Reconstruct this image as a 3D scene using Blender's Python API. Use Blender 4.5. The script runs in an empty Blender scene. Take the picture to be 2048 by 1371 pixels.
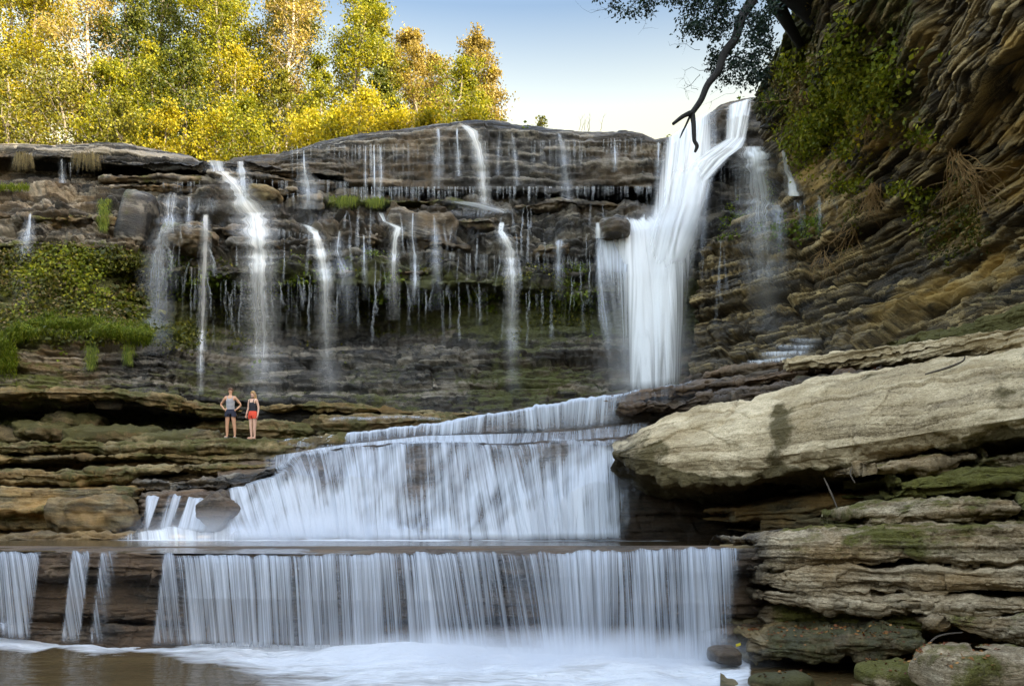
SUNAZ, SUNEL, SUNE, SKYS, EXPO = 128.0, 24.0, 2.6, 0.15, 3.25
SKYRAMP = [(0.0, (.66, .44, .22)), (.41, (.60, .42, .205)), (.465, (.43, .36, .25)), (.54, (.195, .215, .215)), (.85, (1.0, .95, .88))]
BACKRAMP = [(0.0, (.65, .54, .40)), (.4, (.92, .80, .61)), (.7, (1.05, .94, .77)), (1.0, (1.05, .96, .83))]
# ===== p1_utils
import bpy, math, random
import numpy as np
F = 1607.0; HZ = 1040.0; CAMZ = 2.2
rng = np.random.default_rng(7)
C = bpy.context.scene.collection
R = math.radians

# ---------- projection helper: a point of the place seen at photo pixel (px,py), Y metres ahead ----------
def W(px, py, Y):
    px, py, Y = np.broadcast_arrays(np.asarray(px, float), np.asarray(py, float), np.asarray(Y, float))
    return np.stack([(px - 1024) * Y / F, Y, CAMZ + (HZ - py) * Y / F], -1)
def PX(P):
    return 1024 + P[..., 0] * F / P[..., 1], HZ - (P[..., 2] - CAMZ) * F / P[..., 1]

# ---------- noise ----------
def _h(ix, iy, iz, s):
    M = 0xFFFFFFFF
    h = (ix.astype(np.int64) * 374761393 + iy.astype(np.int64) * 668265263 + iz.astype(np.int64) * 2147483647 + s * 1274126177) & M
    h = ((h ^ (h >> 13)) * 1274126177) & M
    h = ((h ^ (h >> 16)) * 2246822519) & M
    h = h ^ (h >> 15)
    return (h & 0xFFFFFF) / float(0xFFFFFF)
def vn(x, y, z, s=0):
    fx, fy, fz = np.floor(x), np.floor(y), np.floor(z)
    tx, ty, tz = x - fx, y - fy, z - fz
    tx = tx * tx * (3 - 2 * tx); ty = ty * ty * (3 - 2 * ty); tz = tz * tz * (3 - 2 * tz)
    r = 0
    for a in (0, 1):
        wa = tx if a else 1 - tx
        for b in (0, 1):
            wb = ty if b else 1 - ty
            for c in (0, 1):
                wc = tz if c else 1 - tz
                r = r + wa * wb * wc * _h(fx + a, fy + b, fz + c, s)
    return r
def fbm(P, sc, octv=3, s=0, sx=1, sy=1, sz=1):
    x, y, z = P[..., 0] * sc * sx, P[..., 1] * sc * sy, P[..., 2] * sc * sz
    r = 0; a = 0.5; t = 0
    for o in range(octv):
        r = r + a * vn(x, y, z, s + o * 17); t += a
        x, y, z = x * 2.03 + 5.1, y * 2.03 + 1.7, z * 2.03 + 9.2; a *= 0.5
    return r / t
def sst(a, b, x):
    t = np.clip((x - a) / (b - a), 0, 1); return t * t * (3 - 2 * t)

def strata(P, sc, seed=0, dip=(0, 0), warp=0.25, groove=0.5):
    """bedding relief: sum over (thickness, block length, amplitude)"""
    z = P[..., 2] - dip[0] * P[..., 0] - dip[1] * P[..., 1]
    z = z + warp * (fbm(P, 0.22, 3, seed + 3) - 0.5) * 2
    r = 0; tone = 0; tw_ = 0
    for i, (t, L, a) in enumerate(sc):
        jag = (fbm(P, 1.1 / L, 3, seed + 11 * i) - 0.5)
        zz = z / t + 0.9 * vn(z / t * 0.55, z * 0, z * 0, seed + i) + jag * 0.5
        k = np.floor(zz); f = zz - k
        hk = _h(k, k * 0, k * 0, seed + 5 * i)
        u = P[..., 0] / L + hk * 9.3 + jag * 1.6 ; v = P[..., 1] / (L * 1.3) + hk * 4.1 + jag
        b = _h(k, np.floor(u), np.floor(v), seed + 7 * i + 1)
        fu = u - np.floor(u)
        e = np.abs(2 * f - 1) ** 7
        eu = np.abs(2 * fu - 1) ** 14
        r = r + a * ((b * 0.6 + hk * 0.4) * 2 - 1) - a * groove * (e + eu * 0.5) + a * 0.5 * (0.5 - f) * (hk - .3)
        wt = 1.0 + .4 * i; tone = tone + wt * (b * .6 + hk * .4 - .55 * e); tw_ += wt
    TONE[0] = tone / tw_
    return r
TONE = [None]

# ---------- mesh creation ----------
def newmesh(name, V, Fq, mat, parent=None, smooth=True, attrs=None, tri=False):
    V = np.asarray(V, np.float32).reshape(-1, 3); Fq = np.asarray(Fq, np.int32)
    n = Fq.shape[1]
    me = bpy.data.meshes.new(name)
    me.vertices.add(len(V)); me.vertices.foreach_set('co', V.ravel())
    me.loops.add(Fq.size); me.loops.foreach_set('vertex_index', Fq.ravel())
    me.polygons.add(len(Fq))
    me.polygons.foreach_set('loop_start', np.arange(0, Fq.size, n, dtype=np.int32))
    me.polygons.foreach_set('loop_total', np.full(len(Fq), n, np.int32))
    me.polygons.foreach_set('use_smooth', np.full(len(Fq), smooth, bool))
    if attrs:
        for k, a in attrs.items():
            at = me.attributes.new(k, 'FLOAT_VECTOR', 'POINT')
            at.data.foreach_set('vector', np.asarray(a, np.float32).ravel())
    me.update(calc_edges=True)
    if mat: me.materials.append(mat)
    o = bpy.data.objects.new(name, me); C.objects.link(o)
    if parent: o.parent = parent
    return o
def gridfaces(nr, nc, wrap=False):
    i = np.arange(nr * nc).reshape(nr, nc)
    if wrap:
        i = np.concatenate([i, i[:, :1]], 1)
    return np.stack([i[:-1, :-1], i[1:, :-1], i[1:, 1:], i[:-1, 1:]], -1).reshape(-1, 4)
def tag(o, label=None, cat=None, group=None, kind=None):
    if label: o['label'] = label
    if cat: o['category'] = cat
    if group: o['group'] = group
    if kind: o['kind'] = kind
    return o
def empty(name, loc=(0, 0, 0)):
    o = bpy.data.objects.new(name, None); C.objects.link(o); o.location = loc
    return o

# ---------- patches ----------
def pl(s):   # "px:val px:val"
    a = np.array([[float(q) for q in t.split(':')] for t in s.split()]); return a[:, 0], a[:, 1]
def rowpx(sy, sY, cols):
    x, y = pl(sy); xx, YY = pl(sY)
    # smooth-ish interpolation
    return np.stack([cols, np.interp(cols, x, y), np.interp(cols, xx, YY)], -1)
def crom(A, t):
    """Catmull-Rom through rows of A (n,3) at t in 0..n-1"""
    n = len(A); i = np.clip(np.floor(t).astype(int), 0, n - 2); f = (t - i)[:, None]
    g = lambda k: A[np.clip(k, 0, n - 1)]
    p0, p1, p2, p3 = g(i - 1), g(i), g(i + 1), g(i + 2)
    return 0.5 * (2 * p1 + (p2 - p0) * f + (2 * p0 - 5 * p1 + 4 * p2 - p3) * f * f + (3 * p1 - p0 - 3 * p2 + p3) * f ** 3)
def blur(A, k, ax):
    if k < 1: return A
    n = A.shape[ax]; idx = np.arange(-k, k + 1)
    out = 0
    for d in idx:
        out = out + np.take(A, np.clip(np.arange(n) + d, 0, n - 1), axis=ax)
    return out / (2 * k + 1)
def loft(rows, step=2.0, minrow=2, res=None):
    """rows: list of (ncol,3) px,py,Y arrays (same ncol). Returns world grid, row index weights"""
    nc = rows[0].shape[0]
    Wr = [W(r[:, 0], r[:, 1], r[:, 2]) for r in rows]
    out = []; ri = []
    for a in range(len(Wr) - 1):
        d = np.median(np.linalg.norm(Wr[a + 1] - Wr[a], axis=1))
        Ym = np.median(rows[a][:, 2])
        n = max(minrow, int(d / (step * Ym / F)))
        n = min(n, 260)
        for k in range(n):
            out.append(Wr[a] + (Wr[a + 1] - Wr[a]) * (k / n)); ri.append(a + k / n)
    out.append(Wr[-1]); ri.append(len(Wr) - 1.0)
    return np.array(out), np.array(ri)
def normals(G, k=4):
    S = blur(blur(G, k, 0), k, 1)
    du = np.gradient(S, axis=1); dv = np.gradient(S, axis=0)
    n = np.cross(du, dv); n = n / (np.linalg.norm(n, axis=-1, keepdims=True) + 1e-9)
    # face the camera side: for cliffs du=+x, dv=-z  => cross = (+x)x(-z) = +y ... flip to -y
    return -n
DB = np.full((400, 700), 99.0)   # coarse record of how far forward the rock stands (px -200..2600, py -300..1500; 4 px cells)
ROCKV = []
def record(G, N, mask, key):
    px, py = PX(G)
    i = ((py + 200) / 4).astype(int); j = ((px + 300) / 4).astype(int)
    ok = (i >= 0) & (i < 400) & (j >= 0) & (j < 700)
    np.minimum.at(DB, (i[ok], j[ok]), G[..., 1][ok])
    ROCKV.append((key, G.reshape(-1, 3), N.reshape(-1, 3), px.ravel(), py.ravel()))
def rock(name, G, disp, mat, mask=None, k=4, nrm=None, dirz=1.0, key=None, rec=True, flipn=1, label=None, kind='structure', parent=None):
    N = normals(G, k) * flipn
    N2 = N * np.array([1, 1, dirz]); 
    G2 = G + N2 * disp[..., None]
    N3 = normals(G2, 1) * flipn
    m = mask(G2, N3) if mask else np.zeros(G.shape)
    tn = TONE[0] if TONE[0] is not None and TONE[0].shape == G.shape[:2] else np.full(G.shape[:2], .4)
    o = newmesh(name, G2, gridfaces(*G.shape[:2]), mat, attrs={'mask': m, 'tone': np.stack([tn, tn, tn], -1)}, parent=parent)
    if kind: o['kind'] = kind
    if label: o['label'] = label
    if rec: record(G2, N3, m, key or name)
    return o, G2, N3
def frontY(px, py, r=2):
    """how far forward the rock stands around a spot"""
    i = int((py + 200) / 4); j = int((px + 300) / 4)
    w = DB[max(i - r, 0):i + r + 1, max(j - r, 0):j + r + 1]
    w = w[w < 90]
    return float(np.min(w)) if w.size else 32.0
# ===== p2_mats
# ---------- materials ----------
class NT:
    def __init__(s, name):
        s.m = bpy.data.materials.new(name); s.m.use_nodes = True
        s.t = s.m.node_tree; s.t.nodes.clear()
        s.out = s.n('ShaderNodeOutputMaterial')
    def n(s, typ, **k):
        nd = s.t.nodes.new(typ)
        for a, b in k.items(): setattr(nd, a, b)
        return nd
    def l(s, a, b): s.t.links.new(a, b)
    def val(s, sock, v):
        if hasattr(v, 'is_output') or isinstance(v, bpy.types.NodeSocket): s.l(v, sock)
        else: sock.default_value = v
    def math(s, op, a, b=0.5, c=None, clamp=False):
        nd = s.n('ShaderNodeMath', operation=op, use_clamp=clamp)
        s.val(nd.inputs[0], a); s.val(nd.inputs[1], b)
        if c is not None: s.val(nd.inputs[2], c)
        return nd.outputs[0]
    def mix(s, f, a, b, blend='MIX'):
        nd = s.n('ShaderNodeMix', data_type='RGBA', blend_type=blend)
        s.val(nd.inputs[0], f); s.val(nd.inputs[6], a); s.val(nd.inputs[7], b)
        return nd.outputs[2]
    def noise(s, vec, scale, detail=4, rough=0.55, dist=0.0):
        nd = s.n('ShaderNodeTexNoise'); s.l(vec, nd.inputs['Vector'])
        nd.inputs['Scale'].default_value = scale; nd.inputs['Detail'].default_value = detail
        nd.inputs['Roughness'].default_value = rough; nd.inputs['Distortion'].default_value = dist
        return nd.outputs['Fac']
    def map(s, vec, sc=(1, 1, 1), rot=(0, 0, 0)):
        nd = s.n('ShaderNodeMapping'); s.l(vec, nd.inputs[0])
        nd.inputs['Scale'].default_value = sc; nd.inputs['Rotation'].default_value = rot
        return nd.outputs[0]
    def ramp(s, f, pts, interp='LINEAR'):
        nd = s.n('ShaderNodeValToRGB'); nd.color_ramp.interpolation = interp; s.l(f, nd.inputs[0])
        e = nd.color_ramp.elements
        while len(e) < len(pts): e.new(0.5)
        for q, (p, c) in zip(e, pts):
            q.position = p; q.color = (c, c, c, 1) if isinstance(c, (int, float)) else (*c, 1)
        return nd.outputs[0]
    def attr(s, name):
        nd = s.n('ShaderNodeAttribute', attribute_name=name)
        sp = s.n('ShaderNodeSeparateXYZ'); s.l(nd.outputs['Vector'], sp.inputs[0])
        return sp.outputs, nd.outputs['Vector']
def c4(c): return (*c, 1)

def rock_mat(name, dark, mid, light, cut=(.36, .52, .70), band=2.2, grain=1.0, rough=0.75, bump=0.5, moss=(0.066, 0.078, 0.010), ochre=(0.30, 0.18, 0.055), wetdark=0.55, speck=0.0, fine=1.0, tonek=0.34, gritk=0.34):
    """mask attribute: x moss, y wetness (on the cliff also painted hollow shade), z ochre staining"""
    T = NT(name)
    pos = T.n('ShaderNodeNewGeometry').outputs['Position']
    (mx, my, mz), _ = T.attr('mask')
    warp = T.n('ShaderNodeVectorMath', operation='MULTIPLY_ADD')
    nz = T.n('ShaderNodeTexNoise'); T.l(pos, nz.inputs['Vector']); nz.inputs['Scale'].default_value = 0.5; nz.inputs['Detail'].default_value = 4
    T.l(nz.outputs['Color'], warp.inputs[0]); warp.inputs[1].default_value = (0.5, 0.5, 0.5); T.l(pos, warp.inputs[2])
    wp = warp.outputs[0]
    bands = T.noise(T.map(wp, (0.22, 0.22, band)), 1.6, 6, 0.65)
    patch = T.noise(T.map(pos, (0.6, 0.6, 1.0)), 0.9, 5, 0.6)
    fn = T.noise(T.map(pos, (1, 1, 2.2)), 9 * grain, 6, 0.7)
    f = T.math('ADD', T.math('MULTIPLY', bands, 0.55), T.math('MULTIPLY', patch, 0.25))
    f = T.math('ADD', f, T.math('MULTIPLY', fn, 0.30))
    (tn_, _, _), _ = T.attr('tone')
    f = T.math('ADD', f, T.math('MULTIPLY', T.math('SUBTRACT', tn_, 0.42), tonek))
    grit = T.noise(T.map(pos, (1, 1, 3.0)), 26 * grain, 3, 0.7)
    f = T.math('ADD', f, T.math('MULTIPLY', T.math('SUBTRACT', grit, 0.5), gritk))
    col = T.ramp(f, [(cut[0], dark), (cut[1], mid), (cut[2], light)])
    # ochre staining
    on = T.noise(T.map(wp, (0.5, 0.5, 1.6)), 1.3, 5, 0.6)
    of = T.math('MULTIPLY', T.ramp(on, [(0.38, 0), (0.6, 1)]), mz)
    ocol = T.mix(fn, c4([q * .55 for q in ochre]), c4([q * 1.35 for q in ochre]))
    col = T.mix(of, col, ocol)
    if speck:
        sn = T.noise(pos, 34 * grain, 3, 0.6)
        col = T.mix(T.math('MULTIPLY', T.ramp(sn, [(0.60, 0), (0.68, 1)]), speck), col, c4([q * .35 for q in dark]))
        ln = T.noise(pos, 2.4, 5, 0.7)
        col = T.mix(T.math('MULTIPLY', T.ramp(ln, [(0.52, 0), (0.62, 1)]), 0.45), col, c4([q * .8 for q in mid]))
    # moss
    mn = T.noise(pos, 2.6, 6, 0.7)
    mt = T.math('ADD', mn, T.math('MULTIPLY', mx, 0.75))
    mf = T.math('MULTIPLY', T.ramp(mt, [(0.74, 0), (0.92, 1)]), T.math('MINIMUM', T.math('MULTIPLY', mx, 3.0), 1.0))
    mcol = T.mix(T.noise(pos, 11, 3, 0.7), c4([q * .5 for q in moss]), c4([moss[0] * 1.6, moss[1] * 1.5, moss[2] * 1.5]))
    col = T.mix(T.math('MULTIPLY', mf, 0.9), col, mcol)
    wn = T.noise(T.map(pos, (2.0, 2.0, 0.3)), 1.4, 3, 0.6)
    wet = T.math('MULTIPLY', my, T.ramp(wn, [(0.3, 0.35), (0.6, 1)]))
    wc = T.mix(T.math('MULTIPLY', wet, wetdark), col, (0.004, 0.004, 0.005, 1))
    B = T.n('ShaderNodeBsdfPrincipled'); T.l(wc, B.inputs['Base Color'])
    T.l(T.math('SUBTRACT', rough + 0.1, T.math('MULTIPLY', wet, rough - 0.18)), B.inputs['Roughness'])
    B.inputs['Specular IOR Level'].default_value = 0.45
    h = T.math('ADD', T.math('MULTIPLY', T.noise(T.map(wp, (0.5, 0.5, 4.0)), 4.0 * fine, 6, 0.7), 0.6), T.math('MULTIPLY', fn, 0.4))
    h = T.math('ADD', h, T.math('MULTIPLY', T.math('MULTIPLY', T.noise(pos, 30, 3, .7), mf), 0.7))
    bp = T.n('ShaderNodeBump'); bp.inputs['Strength'].default_value = bump; bp.inputs['Distance'].default_value = 0.12
    T.l(h, bp.inputs['Height']); T.l(bp.outputs[0], B.inputs['Normal'])
    T.l(B.outputs[0], T.out.inputs[0])
    return T.m

def water_mat(name, fu=9.0, fv=0.5, soft=0.16, amax=0.96, col=(0.64, 0.71, 0.82), bump=0.35, fine=0.35, film=0.0):
    """flow attribute: x across (m), y along the fall (m), z density 0..1"""
    T = NT(name)
    (fx, fy, fd), _ = T.attr('flow')
    def streak(su, sv, seed):
        cb = T.n('ShaderNodeCombineXYZ'); T.l(T.math('MULTIPLY', fx, su), cb.inputs[0]); T.l(T.math('MULTIPLY', fy, sv), cb.inputs[1]); cb.inputs[2].default_value = seed
        return T.noise(cb.outputs[0], 1.0, 3, 0.55)
    a = streak(fu, fv, 1.3); b = streak(fu * 3.1, fv * 1.1, 7.7); c = streak(fu * 0.28, fv * 0.5, 3.1)
    s = T.math('ADD', T.math('MULTIPLY', a, 0.5), T.math('ADD', T.math('MULTIPLY', b, fine * 0.7), T.math('MULTIPLY', c, 0.5 - fine * 0.7 + 0.0)))
    s = T.math('MULTIPLY_ADD', T.math('SUBTRACT', s, 0.5), 2.1, 0.5, clamp=True)
    th = T.math('SUBTRACT', 1.0, fd)
    al = T.math('DIVIDE', T.math('SUBTRACT', s, T.math('SUBTRACT', th, soft)), 2 * soft, clamp=True)
    al = T.math('MULTIPLY', al, T.math('MINIMUM', T.math('MULTIPLY', fd, 3.0), 1.0))
    al = T.math('POWER', al, 1.35)
    al = T.math('MAXIMUM', al, T.math('MULTIPLY', T.math('MULTIPLY', fd, film), T.math('MULTIPLY_ADD', c, 1.3, .08, clamp=True)))
    (ffx, _, _), _ = T.attr('fade')
    al = T.math('MULTIPLY', T.math('MULTIPLY', al, amax, clamp=True), ffx, clamp=True)
    D = T.n('ShaderNodeBsdfDiffuse'); D.inputs[0].default_value = c4(col)
    Tr = T.n('ShaderNodeBsdfTranslucent'); Tr.inputs[0].default_value = c4(col)
    G = T.n('ShaderNodeBsdfGlossy'); G.inputs['Roughness'].default_value = 0.35; G.inputs[0].default_value = (0.9, 0.95, 1, 1)
    bp = T.n('ShaderNodeBump'); bp.inputs['Strength'].default_value = bump; bp.inputs['Distance'].default_value = 0.08; T.l(s, bp.inputs['Height'])
    for q in (D, G): T.l(bp.outputs[0], q.inputs['Normal'])
    m1 = T.n('ShaderNodeMixShader'); m1.inputs[0].default_value = 0.22; T.l(D.outputs[0], m1.inputs[1]); T.l(Tr.outputs[0], m1.inputs[2])
    m2 = T.n('ShaderNodeMixShader'); m2.inputs[0].default_value = 0.10; T.l(m1.outputs[0], m2.inputs[1]); T.l(G.outputs[0], m2.inputs[2])
    X = T.n('ShaderNodeBsdfTransparent')
    m3 = T.n('ShaderNodeMixShader'); T.l(al, m3.inputs[0]); T.l(X.outputs[0], m3.inputs[1]); T.l(m2.outputs[0], m3.inputs[2])
    T.l(m3.outputs[0], T.out.inputs[0])
    return T.m

def pool_mat(name, deep=(0.066, 0.046, 0.020), rough=0.12):
    """foam attribute: x foam 0..1, y bed tint"""
    T = NT(name)
    pos = T.n('ShaderNodeNewGeometry').outputs['Position']
    (fx, fy, fz), _ = T.attr('foam')
    w = T.noise(T.map(pos, (0.55, 1.8, 1)), 2.2, 5, 0.62, 0.6)
    w2 = T.noise(T.map(pos, (0.8, 3.5, 1)), 5.0, 4, 0.6, 0.4)
    s = T.math('ADD', T.math('MULTIPLY', w, 0.7), T.math('MULTIPLY', w2, 0.3))
    s = T.math('MULTIPLY_ADD', T.math('SUBTRACT', s, 0.5), 1.8, 0.5, clamp=True)
    al = T.math('DIVIDE', T.math('SUBTRACT', s, T.math('SUBTRACT', T.math('SUBTRACT', 1.0, fx), 0.38)), 0.76, clamp=True)
    al = T.math('MULTIPLY', al, T.math('MINIMUM', T.math('MULTIPLY', fx, 4.0), 1.0))
    bed = T.mix(T.noise(T.map(pos, (0.6, 1.5, 1)), 1.2, 4, 0.6), c4([q * .55 for q in deep]), c4([q * 1.8 for q in deep]))
    B = T.n('ShaderNodeBsdfPrincipled'); T.l(bed, B.inputs['Base Color']); B.inputs['Roughness'].default_value = rough; B.inputs['IOR'].default_value = 1.33
    bp = T.n('ShaderNodeBump'); bp.inputs['Strength'].default_value = 0.30; bp.inputs['Distance'].default_value = 0.10
    T.l(T.noise(T.map(pos, (0.7, 2.2, 1)), 3.0, 3, 0.5), bp.inputs['Height']); T.l(bp.outputs[0], B.inputs['Normal'])
    Fm = T.n('ShaderNodeBsdfDiffuse'); T.l(T.mix(w2, (0.58, 0.63, 0.70, 1), (0.78, 0.80, 0.82, 1)), Fm.inputs[0])
    bp2 = T.n('ShaderNodeBump'); bp2.inputs['Strength'].default_value = 0.9; bp2.inputs['Distance'].default_value = 0.15
    T.l(s, bp2.inputs['Height']); T.l(bp2.outputs[0], Fm.inputs['Normal'])
    m = T.n('ShaderNodeMixShader'); T.l(al, m.inputs[0]); T.l(B.outputs[0], m.inputs[1]); T.l(Fm.outputs[0], m.inputs[2])
    T.l(m.outputs[0], T.out.inputs[0])
    return T.m

def leaf_mat(name, a, b, c, trans=0.4, rough=0.55):
    """tint attribute: x colour pick 0..1, y brightness"""
    T = NT(name)
    (tx, ty, tz), _ = T.attr('tint')
    col = T.ramp(tx, [(0.0, a), (0.5, b), (1.0, c)])
    col = T.mix(1.0, col, T.mix(ty, (0.6, 0.6, 0.6, 1), (1.25, 1.25, 1.25, 1)), 'MULTIPLY')
    D = T.n('ShaderNodeBsdfPrincipled'); T.l(col, D.inputs['Base Color']); D.inputs['Roughness'].default_value = rough; D.inputs['Specular IOR Level'].default_value = 0.3
    Tr = T.n('ShaderNodeBsdfTranslucent'); T.l(T.mix(1.0, col, (1.2, 1.15, 0.5, 1), 'MULTIPLY'), Tr.inputs[0])
    m = T.n('ShaderNodeMixShader'); m.inputs[0].default_value = trans; T.l(D.outputs[0], m.inputs[1]); T.l(Tr.outputs[0], m.inputs[2])
    T.l(m.outputs[0], T.out.inputs[0])
    return T.m
def plain_mat(name, a, b=None, scale=8, rough=0.7, bump=0.2, sc=(1, 1, 1)):
    T = NT(name); b = b or a
    oc = T.n('ShaderNodeTexCoord').outputs['Object']
    nz = T.noise(T.map(oc, sc), scale, 5, 0.6)
    B = T.n('ShaderNodeBsdfPrincipled'); T.l(T.mix(nz, c4(a), c4(b)), B.inputs['Base Color']); B.inputs['Roughness'].default_value = rough
    if bump:
        bp = T.n('ShaderNodeBump'); bp.inputs['Strength'].default_value = bump; bp.inputs['Distance'].default_value = 0.03
        T.l(nz, bp.inputs['Height']); T.l(bp.outputs[0], B.inputs['Normal'])
    T.l(B.outputs[0], T.out.inputs[0]); return T.m

M_SHALE = rock_mat('wet_shale', (0.0038, 0.0036, 0.0032), (0.022, 0.021, 0.018), (0.26, 0.238, 0.195), cut=(.39, .58, .84), tonek=.75, gritk=.6, band=2.4, bump=0.7, ochre=(0.22, 0.14, 0.05))
M_RIGHT = rock_mat('ochre_shale', (0.006, 0.0056, 0.0046), (0.060, 0.048, 0.028), (0.50, 0.39, 0.19), cut=(.41, .60, .84), tonek=.7, gritk=.6, band=2.6, bump=0.8, ochre=(0.42, 0.28, 0.085), rough=0.8)
M_LIME = rock_mat('pale_limestone', (0.10, 0.072, 0.036), (0.47, 0.38, 0.235), (0.80, 0.68, 0.46), band=1.2, bump=0.8, rough=0.85, speck=0.75, ochre=(0.30, 0.22, 0.10), moss=(0.085, 0.070, 0.022), wetdark=0.8, tonek=.25, gritk=.5)
M_LEDGE = rock_mat('ledge_limestone', (0.045, 0.034, 0.018), (0.25, 0.20, 0.125), (0.64, 0.54, 0.37), band=2.6, bump=1.0, rough=0.85, speck=0.5, moss=(0.115, 0.12, 0.012), wetdark=0.85, tonek=.2, gritk=.5)
M_SLAB = rock_mat('mossy_sandstone', (0.014, 0.012, 0.007), (0.075, 0.062, 0.031), (0.24, 0.20, 0.105), band=2.0, bump=0.6, rough=0.8, moss=(0.066, 0.068, 0.014), wetdark=0.7)
M_POOLROCK = rock_mat('streambed_rock', (0.008, 0.0065, 0.005), (0.040, 0.031, 0.021), (0.15, 0.115, 0.075), band=3.0, bump=0.8, rough=0.6, ochre=(0.20, 0.12, 0.06))
# ===== p3_rocks
# ---------- main fall wall ----------
cols = np.arange(-280, 1580, 2.0)
RY = "-280:35 1400:35"
def r(sy, sY): return rowpx(sy, sY, cols)
crest = "-280:292 0:290 60:291 100:293 150:290 200:286 250:287 300:298 350:305 385:312 400:322 455:322 470:314 520:309 560:306 600:297 640:284 700:273 760:264 830:256 880:249 930:243 990:241 1040:250 1100:258 1160:263 1250:261 1285:268 1310:280 1345:274 1375:256 1405:236 1445:209 1500:196 1580:185"
cx, cy = pl(crest)
cr = lambda d: ' '.join(f'{a:.0f}:{b + d:.0f}' for a, b in zip(cx, cy))
rows = [
 r(cr(5), "-280:43 1440:43"),
 r(cr(0), "-280:35.2 1440:35.2"),
 r(cr(9), "-280:34.2 1440:34.4"),
 r("-280:312 0:314 110:312 180:318 200:328 300:336 400:336 410:326 470:330 540:342 600:345 680:352 700:366 800:374 900:380 1000:378 1100:386 1200:372 1320:376 1440:330 1580:320", "-280:33.9 0:33.9 170:33.8 400:33.9 520:34.1 1440:34"),
 r("-280:317 0:319 110:318 180:324 200:334 300:341 400:341 410:331 470:335 540:346 600:350 680:357 700:371 800:379 900:385 1000:383 1100:391 1200:378 1320:382 1440:336 1580:326", "-280:34.8 150:34.8 200:36.6 390:36.6 410:35.2 470:35.2 540:36.4 1320:36.6 1440:35.5"),
 r("-280:345 0:345 150:348 200:342 300:350 400:352 410:345 470:348 540:366 600:392 700:396 850:396 1000:400 1320:402 1440:350 1580:340", "-280:35 150:35.2 200:36.8 390:36.8 410:35 470:35 540:36.4 1320:36.8 1440:35.5"),
 r("-280:372 0:370 60:366 120:372 200:362 300:366 400:354 410:350 470:354 540:392 600:405 700:403 800:400 870:398 920:406 1000:412 1100:404 1200:404 1320:414 1440:420", "-280:34 0:33.8 200:34.2 300:34.4 600:34.7 900:34.5 1320:34.6 1440:34"),
 r("-280:420 0:420 200:418 300:425 400:428 500:440 600:446 1200:452 1440:470", "-280:32.4 0:32.4 250:32.6 330:33.8 450:33.5 700:33.7 1200:33.6 1440:33.2"),
 r("-280:470 0:470 140:478 250:490 300:498 400:502 600:505 1200:512 1440:520", "-280:31.5 0:31.5 250:31.8 330:33 450:32.7 700:32.9 1200:32.7 1440:32.6"),
 r("-280:500 0:500 140:500 250:520 300:545 400:545 500:548 600:560 800:565 1000:572 1200:588 1440:600", "-280:31.2 0:31.2 250:31.3 330:32.4 450:32.1 600:32.2 1200:32.2 1440:32.3"),
 r("-280:525 0:525 140:520 250:545 300:570 400:570 500:575 600:585 800:590 1000:597 1200:608 1440:620", "-280:30.8 0:30.9 150:31.2 280:32.4 340:33.8 450:34.8 600:35.0 800:34.6 1200:33.2 1440:32.6"),
 r("-280:640 1440:650", "-280:29.4 0:29.5 120:29.6 230:30.2 300:31.8 340:33.0 450:35.2 600:35.8 750:35.2 900:33.8 1100:33.0 1440:32.3"),
 r("-280:700 0:700 40:680 100:666 200:676 300:696 400:705 1440:716", "-280:28.6 0:28.7 300:29.2 350:30.4 420:31.8 500:33.2 700:33.0 850:32.3 1200:31.7 1440:31.4"),
 r("-280:776 0:776 300:786 400:790 500:806 1440:776", "-280:28.4 0:28.4 300:28.6 400:30.0 500:31.2 700:31.6 1200:30.9 1440:30.5"),
 r("-280:806 0:806 300:822 400:836 500:845 620:840 1440:800", "-280:28.6 0:28.6 300:28.8 400:30.0 500:31.1 700:31.0 1200:30.4 1440:30"),
 r("-280:822 0:822 100:822 300:834 400:842 500:850 620:850 1440:815", "-280:30.2 0:30.3 300:30.8 400:31 500:31.2 700:30.9 1200:30.3 1440:30"),
 r("-280:872 0:872 520:880 620:880 1000:850 1440:820", "-280:29.9 0:29.9 200:30.0 300:30.6 560:30.2 700:30.2 1440:29.6"),
 r("-280:900 0:900 520:905 1000:880 1440:840", "-280:28.6 0:28.6 560:28.6 700:29.2 1440:28.5"),
]
G, ri = loft(rows, 2.0)
#            0    1    2    3    4    5    6    7    8    9    10   11   12   13   14   15  16  17
amp = np.interp(ri, range(18), [.2, .25, .45, .35, .3, .5, .9, 1.35, 1.45, 1.0, .8, .75, .8, .7, .5, .5, .5, .3])
GX, GZ = G[..., 0], G[..., 2]
big = strata(G, [(1.1, 3.2, .30), (0.42, 1.5, .22)], 1, warp=.35, groove=.8)
med = strata(G, [(0.24, .8, .16), (0.11, .4, .09)], 5, warp=.3, groove=1.0)
blk = (fbm(G, .42, 4, 50) - .5) * 1.6
gxp, gyp = PX(G)
midz = sst(330, 430, gyp) * (1 - sst(540, 620, gyp)) * sst(260, 340, gxp)
leftm = (1 - sst(240, 330, gxp)) * sst(360, 400, gyp)
disp = amp[:, None] * (big + med) + blk * (0.30 * amp[:, None]) + midz * (fbm(G, .8, 3, 77, sz=1.6) - .45) * 1.5
disp += leftm * (fbm(G, .5, 4, 79) - .5) * 0.9
capm = np.exp(-((ri - 2.6) / .8) ** 2)[:, None]
disp = disp + capm * ((fbm(G, 2.2, 4, 9) - .5) * .3 + strata(G, [(.5, 4, .10), (.2, 1.2, .08)], 15, warp=.15))
TONE[0] = TONE[0] * 1.0
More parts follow.
